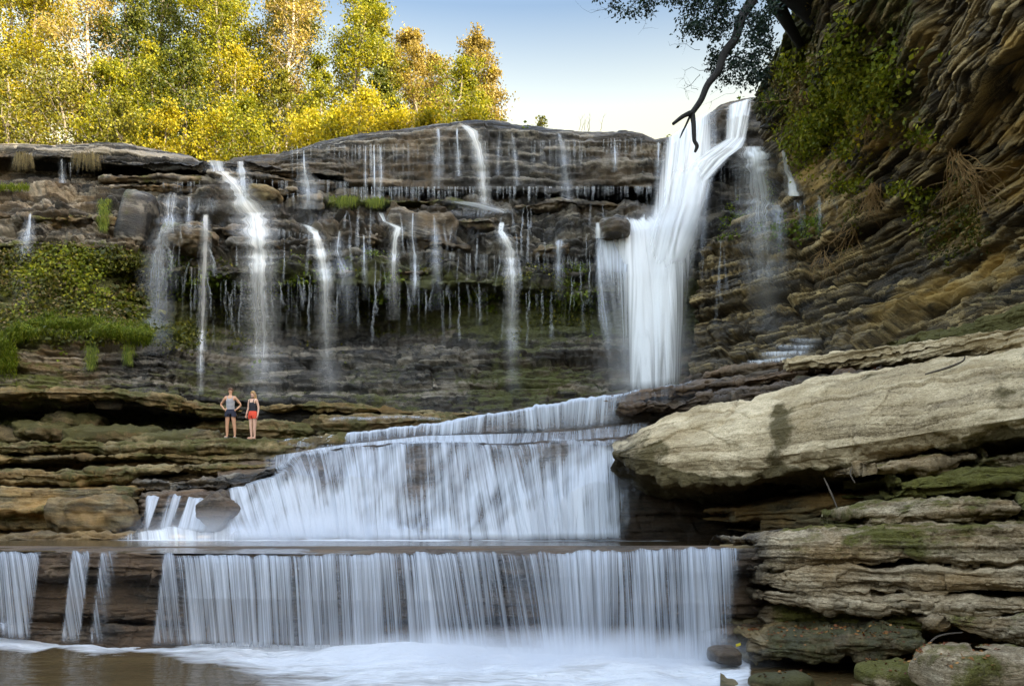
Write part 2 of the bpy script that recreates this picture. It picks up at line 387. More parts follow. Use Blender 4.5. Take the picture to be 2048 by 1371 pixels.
def wallmask(P, N):
    px, py = PX(P)
    up = np.clip(N[..., 2], 0, 1)
    n = fbm(P, .35, 3, 31)
    # growth belt under the dripping mid ledges, and on the left bank
    belt = np.exp(-((py - (605 + 20 * np.sin(px / 150))) / 75) ** 2) * sst(300, 380, px) * .95
    left = (1 - sst(300, 420, px)) * sst(480, 520, py) * (1 - sst(680, 710, py)) * .6
    low = sst(690, 760, py) * .46
    dark = np.exp(-((px - 600) / 160) ** 2) * sst(560, 600, py) * .4
    m = np.clip(belt + left + low + up * .25 + (n - .5) * .8 - .15, 0, 1) * (1 - .8 * (1 - sst(400, 430, py)))
    wet = np.clip(.55 + 1.0 * (fbm(P, .5, 3, 8) - .5) + midz * .15 - (1 - sst(150, 420, px)) * .4 - sst(720, 800, py) * .2 + .75 * np.exp(-((px - 640) / 260) ** 2) * sst(540, 600, py) * (1 - sst(740, 790, py)), 0, 1)  # last term also paints shade into the hollow behind the broad fall
    oc = np.clip(.18 + (fbm(P, .25, 2, 61) - .5) * 1.4 - .1 * (1 - sst(360, 420, py)) + .3 * sst(1150, 1350, px) * sst(650, 750, py), 0, 1)
    return np.stack([m, wet, oc], -1)
_, WG, WN = rock('cliff', G, disp, M_SHALE, wallmask, k=5, key='wall', label='dark layered shale cliff behind the waterfalls')

# ---------- generic bedded slab / ledge ----------
def slab(name, top, bot, Y, depth=1.6, amp=1.0, mat=M_SLAB, seed=0, step=2.0, ends=(40, 40), rnd=.28, sc=((.35, 1.8, .12), (.12, .7, .05)), mask=None, label=None, topz=0.0, bulge=.12, under=None, key=None, jag=8, kind='structure', moss=.5, wet=.2, och=.5, rough=.12):
    tx, ty = pl(top); bx, by = pl(bot); yx, yY = pl(Y)
    if tx[-1] >= 2200:      # carry the ledge on beyond the edge of the picture
        tx = np.append(tx, 2780.); ty = np.append(ty, ty[-1] - 30); bx = np.append(bx, 2780.); by = np.append(by, by[-1] - 20)
    c = np.arange(tx[0], tx[-1] + .1, step)
    t = np.interp(c, tx, ty); b = np.interp(c, bx, by); YY = np.interp(c, yx, yY)
    one = np.ones_like(c)
    j = (vn(c / 37., one * seed, one * 0, 3) - .5) * jag + (vn(c / 11., one * seed, one * 5, 4) - .5) * jag * .5
    b = b + j; t = t + (vn(c / 55., one * seed, one * 9, 3) - .5) * jag * .6
    e = np.zeros_like(c)
    if ends[0]: e = np.maximum(e, np.clip(1 - (c - c[0]) / ends[0], 0, 1))
    if ends[1]: e = np.maximum(e, np.clip(1 - (c[-1] - c) / ends[1], 0, 1))
    m = (t + b) / 2
    shrink = 1 - np.clip((e - .55) / .45, 0, 1) ** 2 * .8
    t = m + (t - m) * shrink; b = m + (b - m) * shrink
    YF = YY + depth * .8 * e ** 2.2
    P0 = W(c, t, YF); P1 = W(c, b, YF)
    H = P0[:, 2] - P1[:, 2]
    rr = np.minimum(rnd, H * .4)
    def pt(fy, fz, base):      # offset in world
        q = base.copy(); q[:, 1] += fy; q[:, 2] += fz; return q
    under = depth if under is None else under
    K = [pt(depth, topz, P0), pt(depth * .5, topz * .5, P0), pt(rr * 1.0, -rr * .02, P0), pt(rr * .3, -rr * .25, P0), pt(0 * rr, -rr, P0)]
    for q in np.linspace(.15, .85, 5):
        K.append(pt(-bulge * np.sin(q * 3.1416), -rr - (H - 2 * rr) * q, P0))
    K += [pt(0 * rr, rr, P1), pt(rr * .3, rr * .25, P1), pt(rr, rr * .02, P1), pt(under * .6 + rr, .12 * H, P1), pt(under + rr, .25 * H, P1)]
    K = np.array(K)
    # resample rows by arc length
    d = np.median(np.linalg.norm(np.diff(K, axis=0), axis=2), axis=1); s = np.concatenate([[0], np.cumsum(d)])
    cell = step * np.median(YY) / F
    n = int(np.clip(s[-1] / cell, 12, 420))
    ts = np.linspace(0, s[-1], n); ii = np.interp(ts, s, np.arange(len(s)))
    i0 = np.clip(ii.astype(int), 0, len(K) - 2); f = (ii - i0)[:, None, None]
    G = K[i0] * (1 - f) + K[i0 + 1] * f
    D = strata(G, sc, seed, warp=.12) * amp + (fbm(G, 1.1, 4, seed + 2) - .5) * .35 * amp + (fbm(G, 5, 4, seed + 4) - .5) * rough * 1.6 * amp
    fade = np.ones(n); fade[ts > s[-1] - under * .8] = .4
    D = D * fade[:, None]
    def mk(P, N):
        up = np.clip(N[..., 2], 0, 1); nn = fbm(P, .9, 3, seed + 5)
        mm = np.clip(moss + (nn - .5) * 1.2 + up * .15 - .1, 0, 1) if moss > 0 else 0 * up
        wl = (1 - sst(1490, 1570, PX(P)[0])) if name == 'rock_ledge' else 0
        return np.stack([mm * (1 - wl), np.clip(wet + (fbm(P, .8, 3, seed + 9) - .5) * .6, 0, 1) if wet > 0 else wl + 0 * up, np.clip(och + (nn - .5), 0, 1)], -1)
    return rock(name, G, D, mat, mask or mk, k=2, key=key, label=label, kind=kind)

# ---------- right cliff ----------
def crow(s):
    a = np.array([[float(q) for q in t.split(',')] for t in s.split()])
    return a
CR = [
 "1610,-420,23 1720,-420,20.5 1830,-420,18 1950,-420,15.8 2100,-420,13.6 2420,-420,11",
 "1590,-160,24 1700,-160,21.5 1810,-160,19 1940,-160,16.5 2090,-160,14.2 2420,-160,11.4",
 "1560,-10,25.5 1660,0,23 1780,0,20.5 1920,0,17.6 2080,0,15.2 2420,-20,12",
 "1536,60,27 1650,70,24.0 1770,70,21.7 1910,70,18.4 2070,70,15.9 2420,60,12.4",
 "1545,120,28 1640,130,25.5 1770,140,22.8 1900,140,19 2060,140,16.4 2420,120,12.8",
 "1505,165,30 1610,190,27 1740,210,24.3 1890,210,20.4 2060,210,17.3 2420,190,13.3",
 "1506,240,31 1590,250,28.6 1690,270,26.4 1850,290,22.2 2050,280,18.4 2420,250,13.8",
 "1530,320,31.5 1590,330,29.6 1680,350,27.4 1850,370,23 2050,350,18.8 2420,310,14",
 "1500,400,31.5 1590,410,29.6 1690,420,27.2 1850,430,23.2 2050,400,19 2420,350,14",
 "1400,470,31.6 1540,480,30.0 1690,490,27.2 1850,490,23.5 2050,450,19.3 2420,390,14.2",
 "1385,560,31.5 1540,560,29.6 1700,560,26.8 1850,550,23.4 2050,510,19.2 2420,440,14",
 "1385,640,31.3 1540,630,29.0 1700,620,26.2 1860,600,22.6 2050,560,18.6 2420,480,13.6",
 "1385,720,30.8 1540,700,28.2 1700,680,25.2 1870,650,21.6 2050,610,17.8 2420,530,13.2",
 "1385,800,30.0 1540,770,27.2 1700,740,24.2 1870,700,20.6 2050,670,17 2420,590,12.8",
 "1385,850,29.5 1540,850,27 1700,820,24 1870,780,20.4 2050,740,16.8 2420,650,12.6",
]
ncc = 560
rws = []
for s in CR:
    a = crow(s); tt = np.linspace(0, len(a) - 1, ncc); q_ = crom(a, tt); e_ = np.linspace(10, 700, 60)[:, None]
    rws.append(np.concatenate([q_, q_[-1:] + e_ * [[1, 0, -.0015]]]))
G, ri = loft(rws, 2.0)
big = strata(G, [(1.5, 3.4, .60), (0.6, 1.5, .32)], 21, dip=(.06, .0), warp=.10, groove=.8)
med = strata(G, [(0.26, .8, .15), (0.11, .4, .07)], 25, dip=(.06, .0), warp=.10, groove=1.0)
gx, gy = PX(G)
smooth = np.exp(-((gx - 1635) / 62) ** 2 - ((gy - 345) / 85) ** 2)      # the smooth ochre face
bulk = (fbm(G, .22, 2, 27) - .5) * 1.0
disp = (big + med + (fbm(G, 1.4, 4, 22, sz=1.8) - .5) * .16 + bulk * (1 - .6 * sst(520, 600, gy))) * (1 - .85 * smooth)
def rmask(P, N):
    px, py = PX(P)
    n = fbm(P, .3, 3, 33); up = np.clip(N[..., 2], 0, 1)
    veg = (1 - sst(1700, 1900, px)) * (1 - sst(200, 320, py)) * .5
    m = np.clip(veg + (n - .5) * .9 + up * .15, 0, 1) * (1 - smooth2(px, py))
    wet = np.clip(.2 + (fbm(P, .45, 4, 35, sz=2.5) - .42) * 3.2 + (1 - sst(1540, 1640, px)) * .6 + sst(600, 680, py) * (1 - sst(1700, 1850, px)) * .4, 0, 1) * (1 - .7 * smooth2(px, py))
    oc = np.clip(.15 + 1.3 * sst(1600, 1780, px) * sst(20, 140, py) * (1 - sst(430, 520, py)) * sst(.42, .55, fbm(P, .5, 3, 66, sz=2.5)) + smooth2(px, py) * 1.0 + sst(1650, 1800, px) * np.exp(-((py - (665 - .44 * (px - 1700))) / 30) ** 2) * 1.3, 0, 1)
    return np.stack([m, wet, oc], -1)
def smooth2(px, py): return np.clip(1.4 * np.exp(-((px - 1630) / 55) ** 2 - ((py - 350) / 80) ** 2), 0, 1)
_, RG, RN = rock('cliff', G, disp, M_RIGHT, rmask, k=5, key='right', label='overhanging ochre and black shale cliff on the right side')

# promontory the side fall runs over
def blob(name, c, size, mat, seed=0, amp=.25, n=60, sc=((.4, 1.2, .10), (.13, .5, .045)), label=None, cat=None, group=None, moss=.3, wet=.5, och=.3, sq=.55, kind=None, tilt=(0, 0, 0), key=None):
    """angular boulder: superellipsoid with bedding relief; c is world centre"""
    u = np.linspace(-math.pi, math.pi, n * 2 + 1)[:-1]; v = np.linspace(-math.pi / 2 + .02, math.pi / 2 - .02, n)[::-1]
    V, U = np.meshgrid(v, u, indexing='ij')
    pw = lambda q, e: np.sign(q) * np.abs(q) ** e
    X = pw(np.cos(V), sq) * pw(np.cos(U), sq); Yy = pw(np.cos(V), sq) * pw(np.sin(U), sq); Z = pw(np.sin(V), sq)
    from mathutils import Euler
    G0 = np.stack([X * size[0], Yy * size[1], Z * size[2]], -1)
    rm = np.array(Euler(tilt).to_matrix()); G0 = G0 @ rm.T
    G = G0 + np.array(c)
    N = G0 / (np.array(size) ** 2); N = N / (np.linalg.norm(N, axis=-1, keepdims=True) + 1e-9)
    D = strata(G, sc, seed, warp=.1) * amp * 2 + (fbm(G, 1.3 / max(.3, min(size)), 3, seed + 2) - .5) * amp * 2.2 + (fbm(G, 6, 3, seed + 7) - .5) * amp * .35
    G = G + N * D[..., None]
    up = np.clip(N[..., 2], 0, 1); nn = fbm(G, 1.1, 3, seed + 3)
    m = np.stack([np.clip(moss + (nn - .5) * 1.3 + up * .2, 0, 1) if moss > 0 else nn * 0, np.clip(wet + (nn - .5) * .5, 0, 1) if wet > 0 else nn * 0, np.clip(och + (nn - .5), 0, 1)], -1)
    nr, nc = G.shape[:2]
    Fq = gridfaces(nr, nc, wrap=True)
    G1 = (G - np.array(c))
    tn = TONE[0]; o = newmesh(name, G1, Fq, mat, attrs={'mask': m, 'tone': np.stack([tn, tn, tn], -1)}); o.location = c
    if kind: o['kind'] = kind
    if label: o['label'] = label
    if cat: o['category'] = cat
    if group: o['group'] = group
    record(G, N, m, key or name)
    return o
def wc(px, py, Y): return tuple(float(q) for q in W(px, py, Y))
def ps(p, Y): return p * Y / F        # size of p photo pixels at distance Y

# ---------- upper ledges of the cliff (left and centre) ----------
UL = 'cliff_ledge'
slab(UL, "190:358 260:350 320:346 400:352 410:358", "190:368 260:362 320:362 410:366", "190:34.0 410:34.2", depth=2.0, seed=101, mat=M_SHALE, ends=(20, 12), moss=.25, wet=.3, label='thin shale ledge under the upper left caprock')
slab(UL, "196:372 260:368 330:366 410:366", "196:380 260:380 330:380 410:378", "196:33.8 410:34.0", depth=2.0, seed=102, mat=M_SHALE, ends=(16, 20), moss=.2, wet=.35, label='second thin shale ledge below the upper left caprock')
slab(UL, "405:342 440:340 500:344 560:356 640:362 690:362", "405:352 440:352 500:354 560:366 640:374 690:370", "405:34.1 690:34.4", depth=2.4, seed=103, mat=M_SHALE, ends=(16, 30), moss=.15, wet=.5, label='long thin ledge catching the notch waterfall')
slab(UL, "528:336 580:334 640:338", "528:352 580:354 640:350", "528:34.2 640:34.3", depth=2.0, seed=104, mat=M_SHALE, ends=(10, 16), moss=.1, wet=.4, label='short blocky ledge just under the curved caprock')
slab(UL, "538:378 570:375 600:378", "538:386 570:385 600:386", "538:34.3 600:34.3", depth=1.5, seed=105, mat=M_SHALE, ends=(14, 10), moss=.15, wet=.5, label='small thin ledge beside the fallen yellowish rock')
slab(UL, "590:390 620:386 650:390", "590:402 620:404 650:402", "590:34.0 650:34.0", depth=1.6, seed=106, mat=M_SHALE, ends=(14, 14), moss=.25, wet=.6, label='small stepped ledge catching a thin waterfall')
slab(UL, "640:402 700:396 780:400 860:398 880:396 900:396 950:404 1010:414", "640:412 700:410 780:412 880:410 950:424 1010:428", "640:34.1 1010:34.0", depth=2.4, seed=107, mat=M_SHALE, ends=(20, 20), moss=.55, wet=.4, label='mossy ledge at the foot of the upper wall')
slab(UL, "1010:412 1060:404 1120:394 1180:400 1290:408", "1010:424 1060:420 1120:414 1180:416 1290:424", "1010:34.0 1290:34.1", depth=2.4, seed=108, mat=M_SHALE, ends=(20, 20), moss=.4, wet=.4, label='mossy ledge beside the main waterfall')
blob('boulder', wc(530, 390, 33.9), (ps(33, 34), .7, ps(15, 34)), M_SLAB, 111, .10, 34, label='pale olive angular boulder lying below the notch waterfall', cat='boulder', moss=.1, wet=.1, tilt=(0, .22, 0), sq=.8)
# flat ledges that the left-hand falls step over
for i, (a, b, c_, d, w_) in enumerate([(312, 398, 452, 33.4, .6), (420, 560, 452, 33.0, .8), (480, 550, 438, 33.2, .8), (455, 560, 482, 32.3, .8), (590, 660, 482, 32.6, .8), (600, 680, 505, 32.3, .7), (340, 420, 452, 32.8, .5), (700, 770, 470, 32.9, .7), (760, 880, 540, 32.2, .6), (840, 960, 486, 32.4, .7), (980, 1060, 470, 32.9, .7), (1060, 1150, 492, 32.3, .7), (290, 350, 522, 32.3, .6), (660, 720, 545, 32.0, .6), (1120, 1190, 540, 32.1, .6), (900, 1000, 440, 33.2, .7)]):
    hh = 8 + (i * 7) % 9
    m = (a + b) / 2; tl = ((i * 13) % 9) - 4
    slab(UL, f"{a}:{c_ + tl} {m}:{c_ - 3} {b}:{c_ - tl}", f"{a}:{c_ + hh + tl} {m}:{c_ + hh + 2} {b}:{c_ + hh - tl}", f"{a}:{d} {b}:{d}", depth=1.5, seed=120 + i, mat=M_SHALE, ends=(26, 26), moss=.15, wet=w_, jag=10, amp=1.2, label='wet shale ledge protruding from the middle of the cliff')
blob('boulder', wc(1228, 458, 32.2), (ps(31, 32), .7, ps(21, 32)), M_SHALE, 112, .12, 36, label='dark rounded boulder at the left edge of the main waterfall', cat='boulder', moss=.05, wet=.7, sq=.8)
blob('boulder', wc(845, 460, 33.2), (ps(72, 32), .7, ps(34, 32)), M_SHALE, 113, .26, 44, label='large brown smooth boulder in the middle of the cliff face', cat='boulder', moss=.0, wet=.5, och=.45, tilt=(0, .12, 0), sq=.5)
blob('boulder', wc(378, 480, 32.3), (ps(52, 32), 1.0, ps(24, 32)), M_SHALE, 114, .22, 44, label='domed layered boulder between two thin falls on the left', cat='boulder', moss=.25, wet=.35, och=.6, tilt=(0, .1, 0), sq=.7)

# left bank: blocky face, dark smooth panel
blob('boulder', wc(278, 450, 33.1), (ps(34, 32), 1.1, ps(62, 32)), M_SHALE, 115, .10, 44, label='smooth dark slanting rock face right of the upper left bank', cat='boulder', moss=.05, wet=.8, och=.1, tilt=(0, .22, .2), sq=.5)
slab(UL, "-280:428 0:425 80:432 160:424 250:440", "-280:440 0:440 80:450 160:446 250:460", "-280:31.8 250:32.2", depth=1.8, seed=140, mat=M_SHALE, ends=(0, 30), moss=.3, wet=.1, jag=14, amp=1.4, label='rugged dry shale ledge on the upper left bank')
slab(UL, "-280:478 0:480 100:486 200:478 262:500", "-280:492 0:496 100:500 200:506 262:512", "-280:31.0 262:31.4", depth=1.6, seed=141, mat=M_SHALE, ends=(0, 30), moss=.4, wet=.1, jag=12, amp=1.2, label='overhanging shale ledge above the leafy bank')
# stone lip, lower left
slab(UL, "-280:770 0:774 120:772 230:772 330:790 420:806 500:822", "-280:792 0:795 120:800 230:800 330:816 420:826 500:838", "-280:27.9 0:27.9 300:28.2 420:29.6 500:30.6", depth=2.4, seed=142, mat=M_SLAB, ends=(0, 50), moss=.45, wet=.15, label='thick rounded stone lip above the dark recess on the left')
slab(UL, "510:812 600:802 700:808 850:820 980:822", "510:826 600:818 700:826 850:832 980:834", "510:30.6 980:30.2", depth=1.4, seed=143, mat=M_SLAB, ends=(40, 60), moss=.3, wet=.1, label='pale stone course at the foot of the cliff behind the people')
slab(UL, "360:838 440:834 560:842 640:848", "360:874 440:874 560:878 640:878", "360:30.4 500:30.0 640:30.0", depth=1.4, seed=144, mat=M_SLAB, ends=(50, 50), moss=.55, wet=.1, label='blocky stone course right behind the people')
slab(UL, "600:824 700:822 800:828 1000:826", "600:872 700:866 800:860 1000:850", "600:29.9 1000:29.4", depth=1.6, seed=149, mat=M_SLAB, ends=(60, 60), moss=.45, wet=.3, label='low mossy rock shelf behind the upper cascade lip')
for i, (a, b, y0, y1, Yq) in enumerate([(-280, 70, 838, 870, 28.9), (40, 150, 846, 872, 28.8), (95, 210, 830, 852, 29.6), (130, 330, 852, 884, 28.7), (250, 420, 866, 888, 28.6), (380, 440, 866, 880, 28.6)]):
    blob('boulder', wc((a + b) / 2, (y0 + y1) / 2 + 4, Yq), (ps((b - a) / 2, Yq), .8, ps((y1 - y0) / 2 + 4, Yq)), M_SLAB, 150 + i, .16, 44, label=['pale wet slab of rock at the far left end of the upper shelf', 'small tilted block at the left end of the upper shelf', 'thin mossy block tucked under the stone lip', 'long fallen block in front of the dark recess', 'low flat block beside the trickling runnel', 'small block left of the standing people'][i], cat='boulder', group='fallen blocks on the upper shelf', moss=.35, wet=.25, tilt=(0, .12 - i * .05, 0), sq=.55)
# shelves below the people
slab('rock_shelf', "-280:884 0:884 200:884 330:886 440:880 560:878 620:872 700:866", "-280:900 0:902 130:904 330:902 420:906 560:918 620:916 700:900", "-280:27.2 0:27.3 330:27.5 560:27.5 700:27.3", depth=3.4, seed=145, mat=M_SLAB, ends=(0, 10), moss=.55, wet=.1, step=1.6, label='flat mossy shelf of rock under the two people')
slab('rock_shelf', "-280:912 0:913 100:913 200:912 330:908 420:906 560:914", "-280:926 0:925 60:928 100:916 200:914 330:914 420:934 560:918", "-280:27.3 560:27.5", depth=2.6, seed=146, mat=M_SLAB, ends=(0, 10), moss=.45, wet=.1, step=1.6, label='second narrower rock shelf below the people')
slab('rock_shelf', "-280:936 0:936 150:940 300:930 420:928 540:918 600:916", "-280:962 0:962 150:966 230:964 300:948 420:944 540:944 600:940", "-280:26.2 0:26.4 300:26.6 600:26.8", depth=3, seed=147, mat=M_SLAB, ends=(0, 16), moss=.45, wet=.15, step=1.6, label='third rock shelf reaching the left side of the cascade')
slab('rock_shelf', "220:946 300:950 420:944 520:944 600:940", "220:972 300:976 420:972 520:966 600:960", "220:27.0 300:26.9 600:27.3", depth=1.5, seed=148, mat=M_SHALE, ends=(20, 10), moss=.05, wet=.7, step=1.6, amp=.5, label='smooth dark wet rock under the third shelf')
# left rounded rock by the mid pool
slab('rock_shelf', "-280:974 0:974 100:972 200:968 250:970 290:985", "-280:1064 0:1062 100:1064 200:1066 250:1056 290:1046", "-280:24.4 0:24.5 150:24.9 240:24.8 290:25.3", depth=3, seed=160, mat=M_SLAB, ends=(0, 30), moss=.25, wet=.1, och=.8, bulge=.45, rnd=.5, step=1.6, amp=.7, label='big rounded olive rock beside the middle pool')
blob('boulder', wc(192, 1034, 24.8), (ps(96, 24), .8, ps(42, 24)), M_SLAB, 161, .22, 54, label='dark smooth domed boulder beside the middle pool', cat='boulder', moss=.05, wet=.35, och=.6, tilt=(0, .04, 0), sq=.75)
slab('rock_shelf', "-280:1064 0:1066 120:1068 240:1064 290:1066", "-280:1092 0:1092 120:1092 240:1086 290:1084", "-280:23.2 0:23.2 290:23.8", depth=2, seed=162, mat=M_SLAB, ends=(0, 30), moss=.1, wet=.3, step=1.6, label='low brown rock edge of the middle pool on the left')

# ---------- stepped rock under the middle cascade ----------
cols = np.arange(436, 1560, 2.0)
lip3 = "270:886 540:884 600:878 700:868 780:858 850:850 930:838 1000:826 1080:812 1150:802 1250:787 1330:775 1400:763 1560:738"
lip3Y = "270:28.2 555:28.0 700:27.6 850:27 1000:26 1150:24.9 1250:24 1400:22.6 1560:20.8"
def r2(a, b): return rowpx(a, b, cols)
l3x, l3y = pl(lip3)
face3 = "270:914 540:914 600:906 640:898 700:890 760:884 850:874 930:872 1000:870 1080:868 1150:864 1250:852 1330:842 1400:830 1560:800"
def addY(s, d): return ' '.join(f'{a}:{b + d:.2f}' for a, b in zip(*pl(s)))
f3Y = addY(lip3Y, -.1)
lip2 = "270:988 300:986 350:988 420:986 470:974 520:950 560:936 600:908 700:896 800:888 900:888 1000:890 1080:886 1150:882 1230:880 1290:866 1400:848 1560:820"
lip2Y = "270:25.4 420:25.2 520:25.6 560:25.8 620:26.2 700:26.0 850:25.4 1000:24.6 1150:23.7 1250:23.0 1400:21.8 1560:20.2"
mid2 = "270:1030 420:1030 470:1008 520:984 560:972 600:985 640:990 700:975 760:985 830:1000 880:985 940:975 1000:965 1060:958 1110:955 1150:935 1200:925 1240:925 1290:935 1560:960"
base2 = "270:1075 420:1078 600:1080 900:1080 1290:1076 1560:1070"
rows = [
 r2(' '.join(f'{a}:{b:.0f}' for a, b in zip(l3x, l3y - 2)), addY(lip3Y, 4.5)),
 r2(lip3, lip3Y), r2(face3, f3Y), r2(lip2, lip2Y),
 r2(mid2, "270:24.8 420:24.6 520:24.6 700:24.9 850:24.5 1000:23.9 1150:23.3 1290:22.8 1400:23 1560:22"),
 r2(base2, "270:24.2 420:23.8 600:23.7 900:23.7 1000:23.4 1290:22.9 1560:22.5"),
 r2("270:1092 1560:1092", "270:23.4 600:23.2 1290:22.6 1560:22.2")]
# first row: same height as the lip, further back
for k_ in (0,):
    P = W(rows[1][:, 0], rows[1][:, 1], rows[1][:, 2]); P[:, 1] += 4.5; px_, py_ = PX(P); 
    rows[0] = np.stack([px_, py_, P[:, 1]], -1)
G, ri = loft(rows, 2.0)
amp = np.interp(ri, range(7), [.1, .5, .7, .6, 1, .7, .2])
disp = amp[:, None] * (strata(G, [(.55, 1.6, .16), (.2, .8, .06)], 41, warp=.15) + (fbm(G, 1.2, 3, 42) - .5) * .4)
_, SG, SN = rock('streambed', G, disp, M_POOLROCK, lambda P, N: np.stack([0 * P[..., 0], .7 + 0 * P[..., 0], .5 + 0 * P[..., 0]], -1), k=3, key='steps', label='wet stepped rock under the middle cascade')
blob('boulder', wc(440, 1022, 24.0), (ps(36, 24), .6, ps(36, 24)), M_POOLROCK, 170, .13, 50, label='brown pointed boulder standing in the left part of the cascade', cat='boulder', moss=0, wet=.5, tilt=(0, .75, 0), sq=.65)
slab('rock_shelf', "276:990 320:986 380:984 430:984 450:990", "276:1066 320:1066 380:1070 450:1070", "276:25.0 360:24.6 450:24.5", depth=3.4, seed=176, mat=M_POOLROCK, ends=(12, 0), moss=0, wet=.6, step=1.6, amp=.8, rnd=.3, label='low wet rock step under the three-part fall on the left')
slab('rock_shelf', "260:966 340:962 430:952 500:944 548:934", "260:992 340:992 430:992 500:980 548:950", "260:26.4 430:25.2 540:25.2", depth=2, seed=177, mat=M_SHALE, ends=(20, 0), moss=0, wet=.8, step=1.6, amp=.9, label='dark wet rock in the shadow behind the low left fall')
# terraced lip that runs up to the right above the pale slab
slab('rock_shelf', "1180:797 1250:789 1330:778 1400:766 1500:752 1600:738 1700:724 1790:712", "1180:812 1250:806 1330:794 1400:784 1500:768 1600:754 1700:742 1790:730", "1180:24.4 1250:23.8 1400:22.3 1560:20.6 1790:18.8", depth=3, seed=171, mat=M_POOLROCK, ends=(10, 30), moss=0, wet=.6, och=.7, step=1.6, label='dark crumbly ledge carrying the upper cascade lip to the right')
slab('rock_shelf', "1230:806 1330:800 1440:782 1560:764 1680:752 1790:736", "1230:820 1330:816 1440:818 1560:800 1680:782 1790:760", "1230:23.2 1440:21.2 1600:19.8 1790:18.0", depth=2.4, seed=172, mat=M_POOLROCK, ends=(10, 30), moss=0.1, wet=.75, och=.6, step=1.6, amp=1.2, label='black wet rubble course under the upper lip')
slab('rock_shelf', "1400:748 1440:738 1500:726 1560:716 1640:704 1720:696 1800:690", "1400:762 1440:754 1500:744 1560:736 1640:742 1720:730 1800:720", "1400:22.8 1560:21.0 1720:19.4 1800:18.6", depth=2.6, seed=173, mat=M_POOLROCK, ends=(20, 20), moss=0, wet=.3, och=.8, step=1.6, label='rust brown broken ledge above the lip on the right')
slab('rock_shelf', "1568:718 1640:706 1720:697 1760:690 1900:668 2060:648 2240:620", "1568:742 1640:738 1720:728 1760:726 1900:706 2060:690 2240:664", "1568:20.4 1720:18.8 1900:16.6 2060:14.8 2240:13.4", depth=2.0, seed=174, mat=M_LIME, ends=(8, 0), moss=.1, wet=0, step=1.6, rnd=.2, amp=.7, label='bright cream ledge along the top of the big slab')
# far ledge behind the big slab (green sliver)
slab('rock_shelf', "1780:690 1880:664 1960:642 2050:610 2240:560", "1780:706 1880:690 1960:676 2050:655 2240:620", "1780:19.2 1900:17.6 2050:15.8 2240:14.2", depth=1.0, seed=175, mat=M_SLAB, ends=(30, 0), moss=1.0, wet=0, step=1.6, label='bright mossy ledge behind the big pale slab')

# ---------- the big pale slab ----------
def limemask(P, N):
    px, py = PX(P); n = fbm(P, .9, 4, 91); up = np.clip(N[..., 2], 0, 1)
    stain = np.exp(-np.abs((px - 1572 + .12 * (py - 860) + 60 * (n - .5)) / (22 + .12 * (py - 810))) ** 2) * sst(790, 830, py) * (1 - sst(945, 975, py)) * np.clip(.45 + 1.6 * (n - .45), 0, .8)
    lowm = 1.25 * sst(.2, .7, (py - np.interp(px, [1250, 1500, 1760, 2048], [905, 925, 890, 820])) / 70) * .75
    tip = (1 - sst(1250, 1400, px + 60 * (n - .5))) * .62
    und = sst(925, 965, py + (px - 1500) * .12) * .3
    m = np.clip(stain * .72 + .42 * sst(.5, .62, fbm(P, .45, 4, 97)) + lowm + tip + und + (n - .5) * .9 - .12, 0, 1)
    wet = np.clip(stain * .10 + (1 - sst(1235, 1300, px)) * .7, 0, 1)
    oc = np.clip(.25 + (fbm(P, .5, 3, 93) - .5) * 1.3 + und, 0, 1)
    return np.stack([m, wet, oc], -1)
cs = np.concatenate([np.arange(1226, 2260, 1.7), np.arange(2260, 2800, 6.)])
def r3(a, b): return rowpx(a, b, cs)
rows = [
 r3("1226:892 1280:860 1340:836 1400:814 1480:796 1600:770 1700:750 1800:736 1950:712 2060:690 2260:650", "1226:21.5 1400:20.5 1600:19 1800:17.2 2060:15.2 2260:14"),
 r3("1226:898 1280:870 1340:846 1400:824 1480:802 1600:780 1700:762 1800:748 1950:722 2060:704 2260:664", "1226:20.6 1400:19.6 1600:18 1800:16.2 2060:14.2 2260:13"),
 r3("1226:900 1280:884 1340:862 1400:844 1480:824 1600:800 1700:786 1800:772 1950:756 2060:740 2260:706", "1226:19.9 1400:18.6 1600:16.8 1800:15.2 2060:13.3 2260:12.1"),
 r3("1226:904 1280:900 1340:890 1400:880 1480:866 1600:850 1700:838 1800:822 1950:804 2060:790 2260:760", "1226:19.6 1400:18.0 1600:16.2 1800:14.6 2060:12.8 2260:11.6"),
 r3("1226:910 1280:918 1340:925 1400:928 1480:920 1600:906 1700:890 1800:874 1950:850 2060:834 2260:800", "1226:19.6 1280:19.0 1400:17.8 1600:16.0 1800:14.4 2060:12.7 2260:11.5"),
 r3("1226:918 1280:944 1340:962 1400:970 1440:976 1480:964 1540:956 1600:942 1700:936 1760:926 1800:918 1900:892 2060:872 2260:836", "1226:19.7 1280:19.2 1400:17.95 1600:16.25 1800:14.7 2060:13.0 2260:11.8"),
 r3("1226:922 1280:950 1340:968 1400:974 1440:980 1480:970 1540:962 1600:950 1700:944 1760:936 1800:928 1900:902 2060:880 2260:846", "1226:20.2 1280:19.8 1400:18.7 1600:17.0 1800:15.5 2060:13.9 2260:12.6"),
 r3("1226:930 1280:962 1340:982 1400:990 1480:988 1600:976 1700:966 1800:950 1900:925 2060:900 2260:860", "1226:22 1400:21.5 1600:20 1800:18.2 2060:16.4 2260:15"),
 r3("1226:940 1280:980 1340:1005 1400:1015 1480:1020 1600:1015 1700:1005 1800:990 1900:970 2060:940 2260:900", "1226:24 1400:24 1600:22.5 1800:20.4 2060:18.4 2260:17"),
 r3("1226:1080 1600:1072 2260:1060", "1226:25.5 1400:26 1600:24 1800:22 2060:20 2260:18"),
]
G, ri = loft(rows, 1.8)
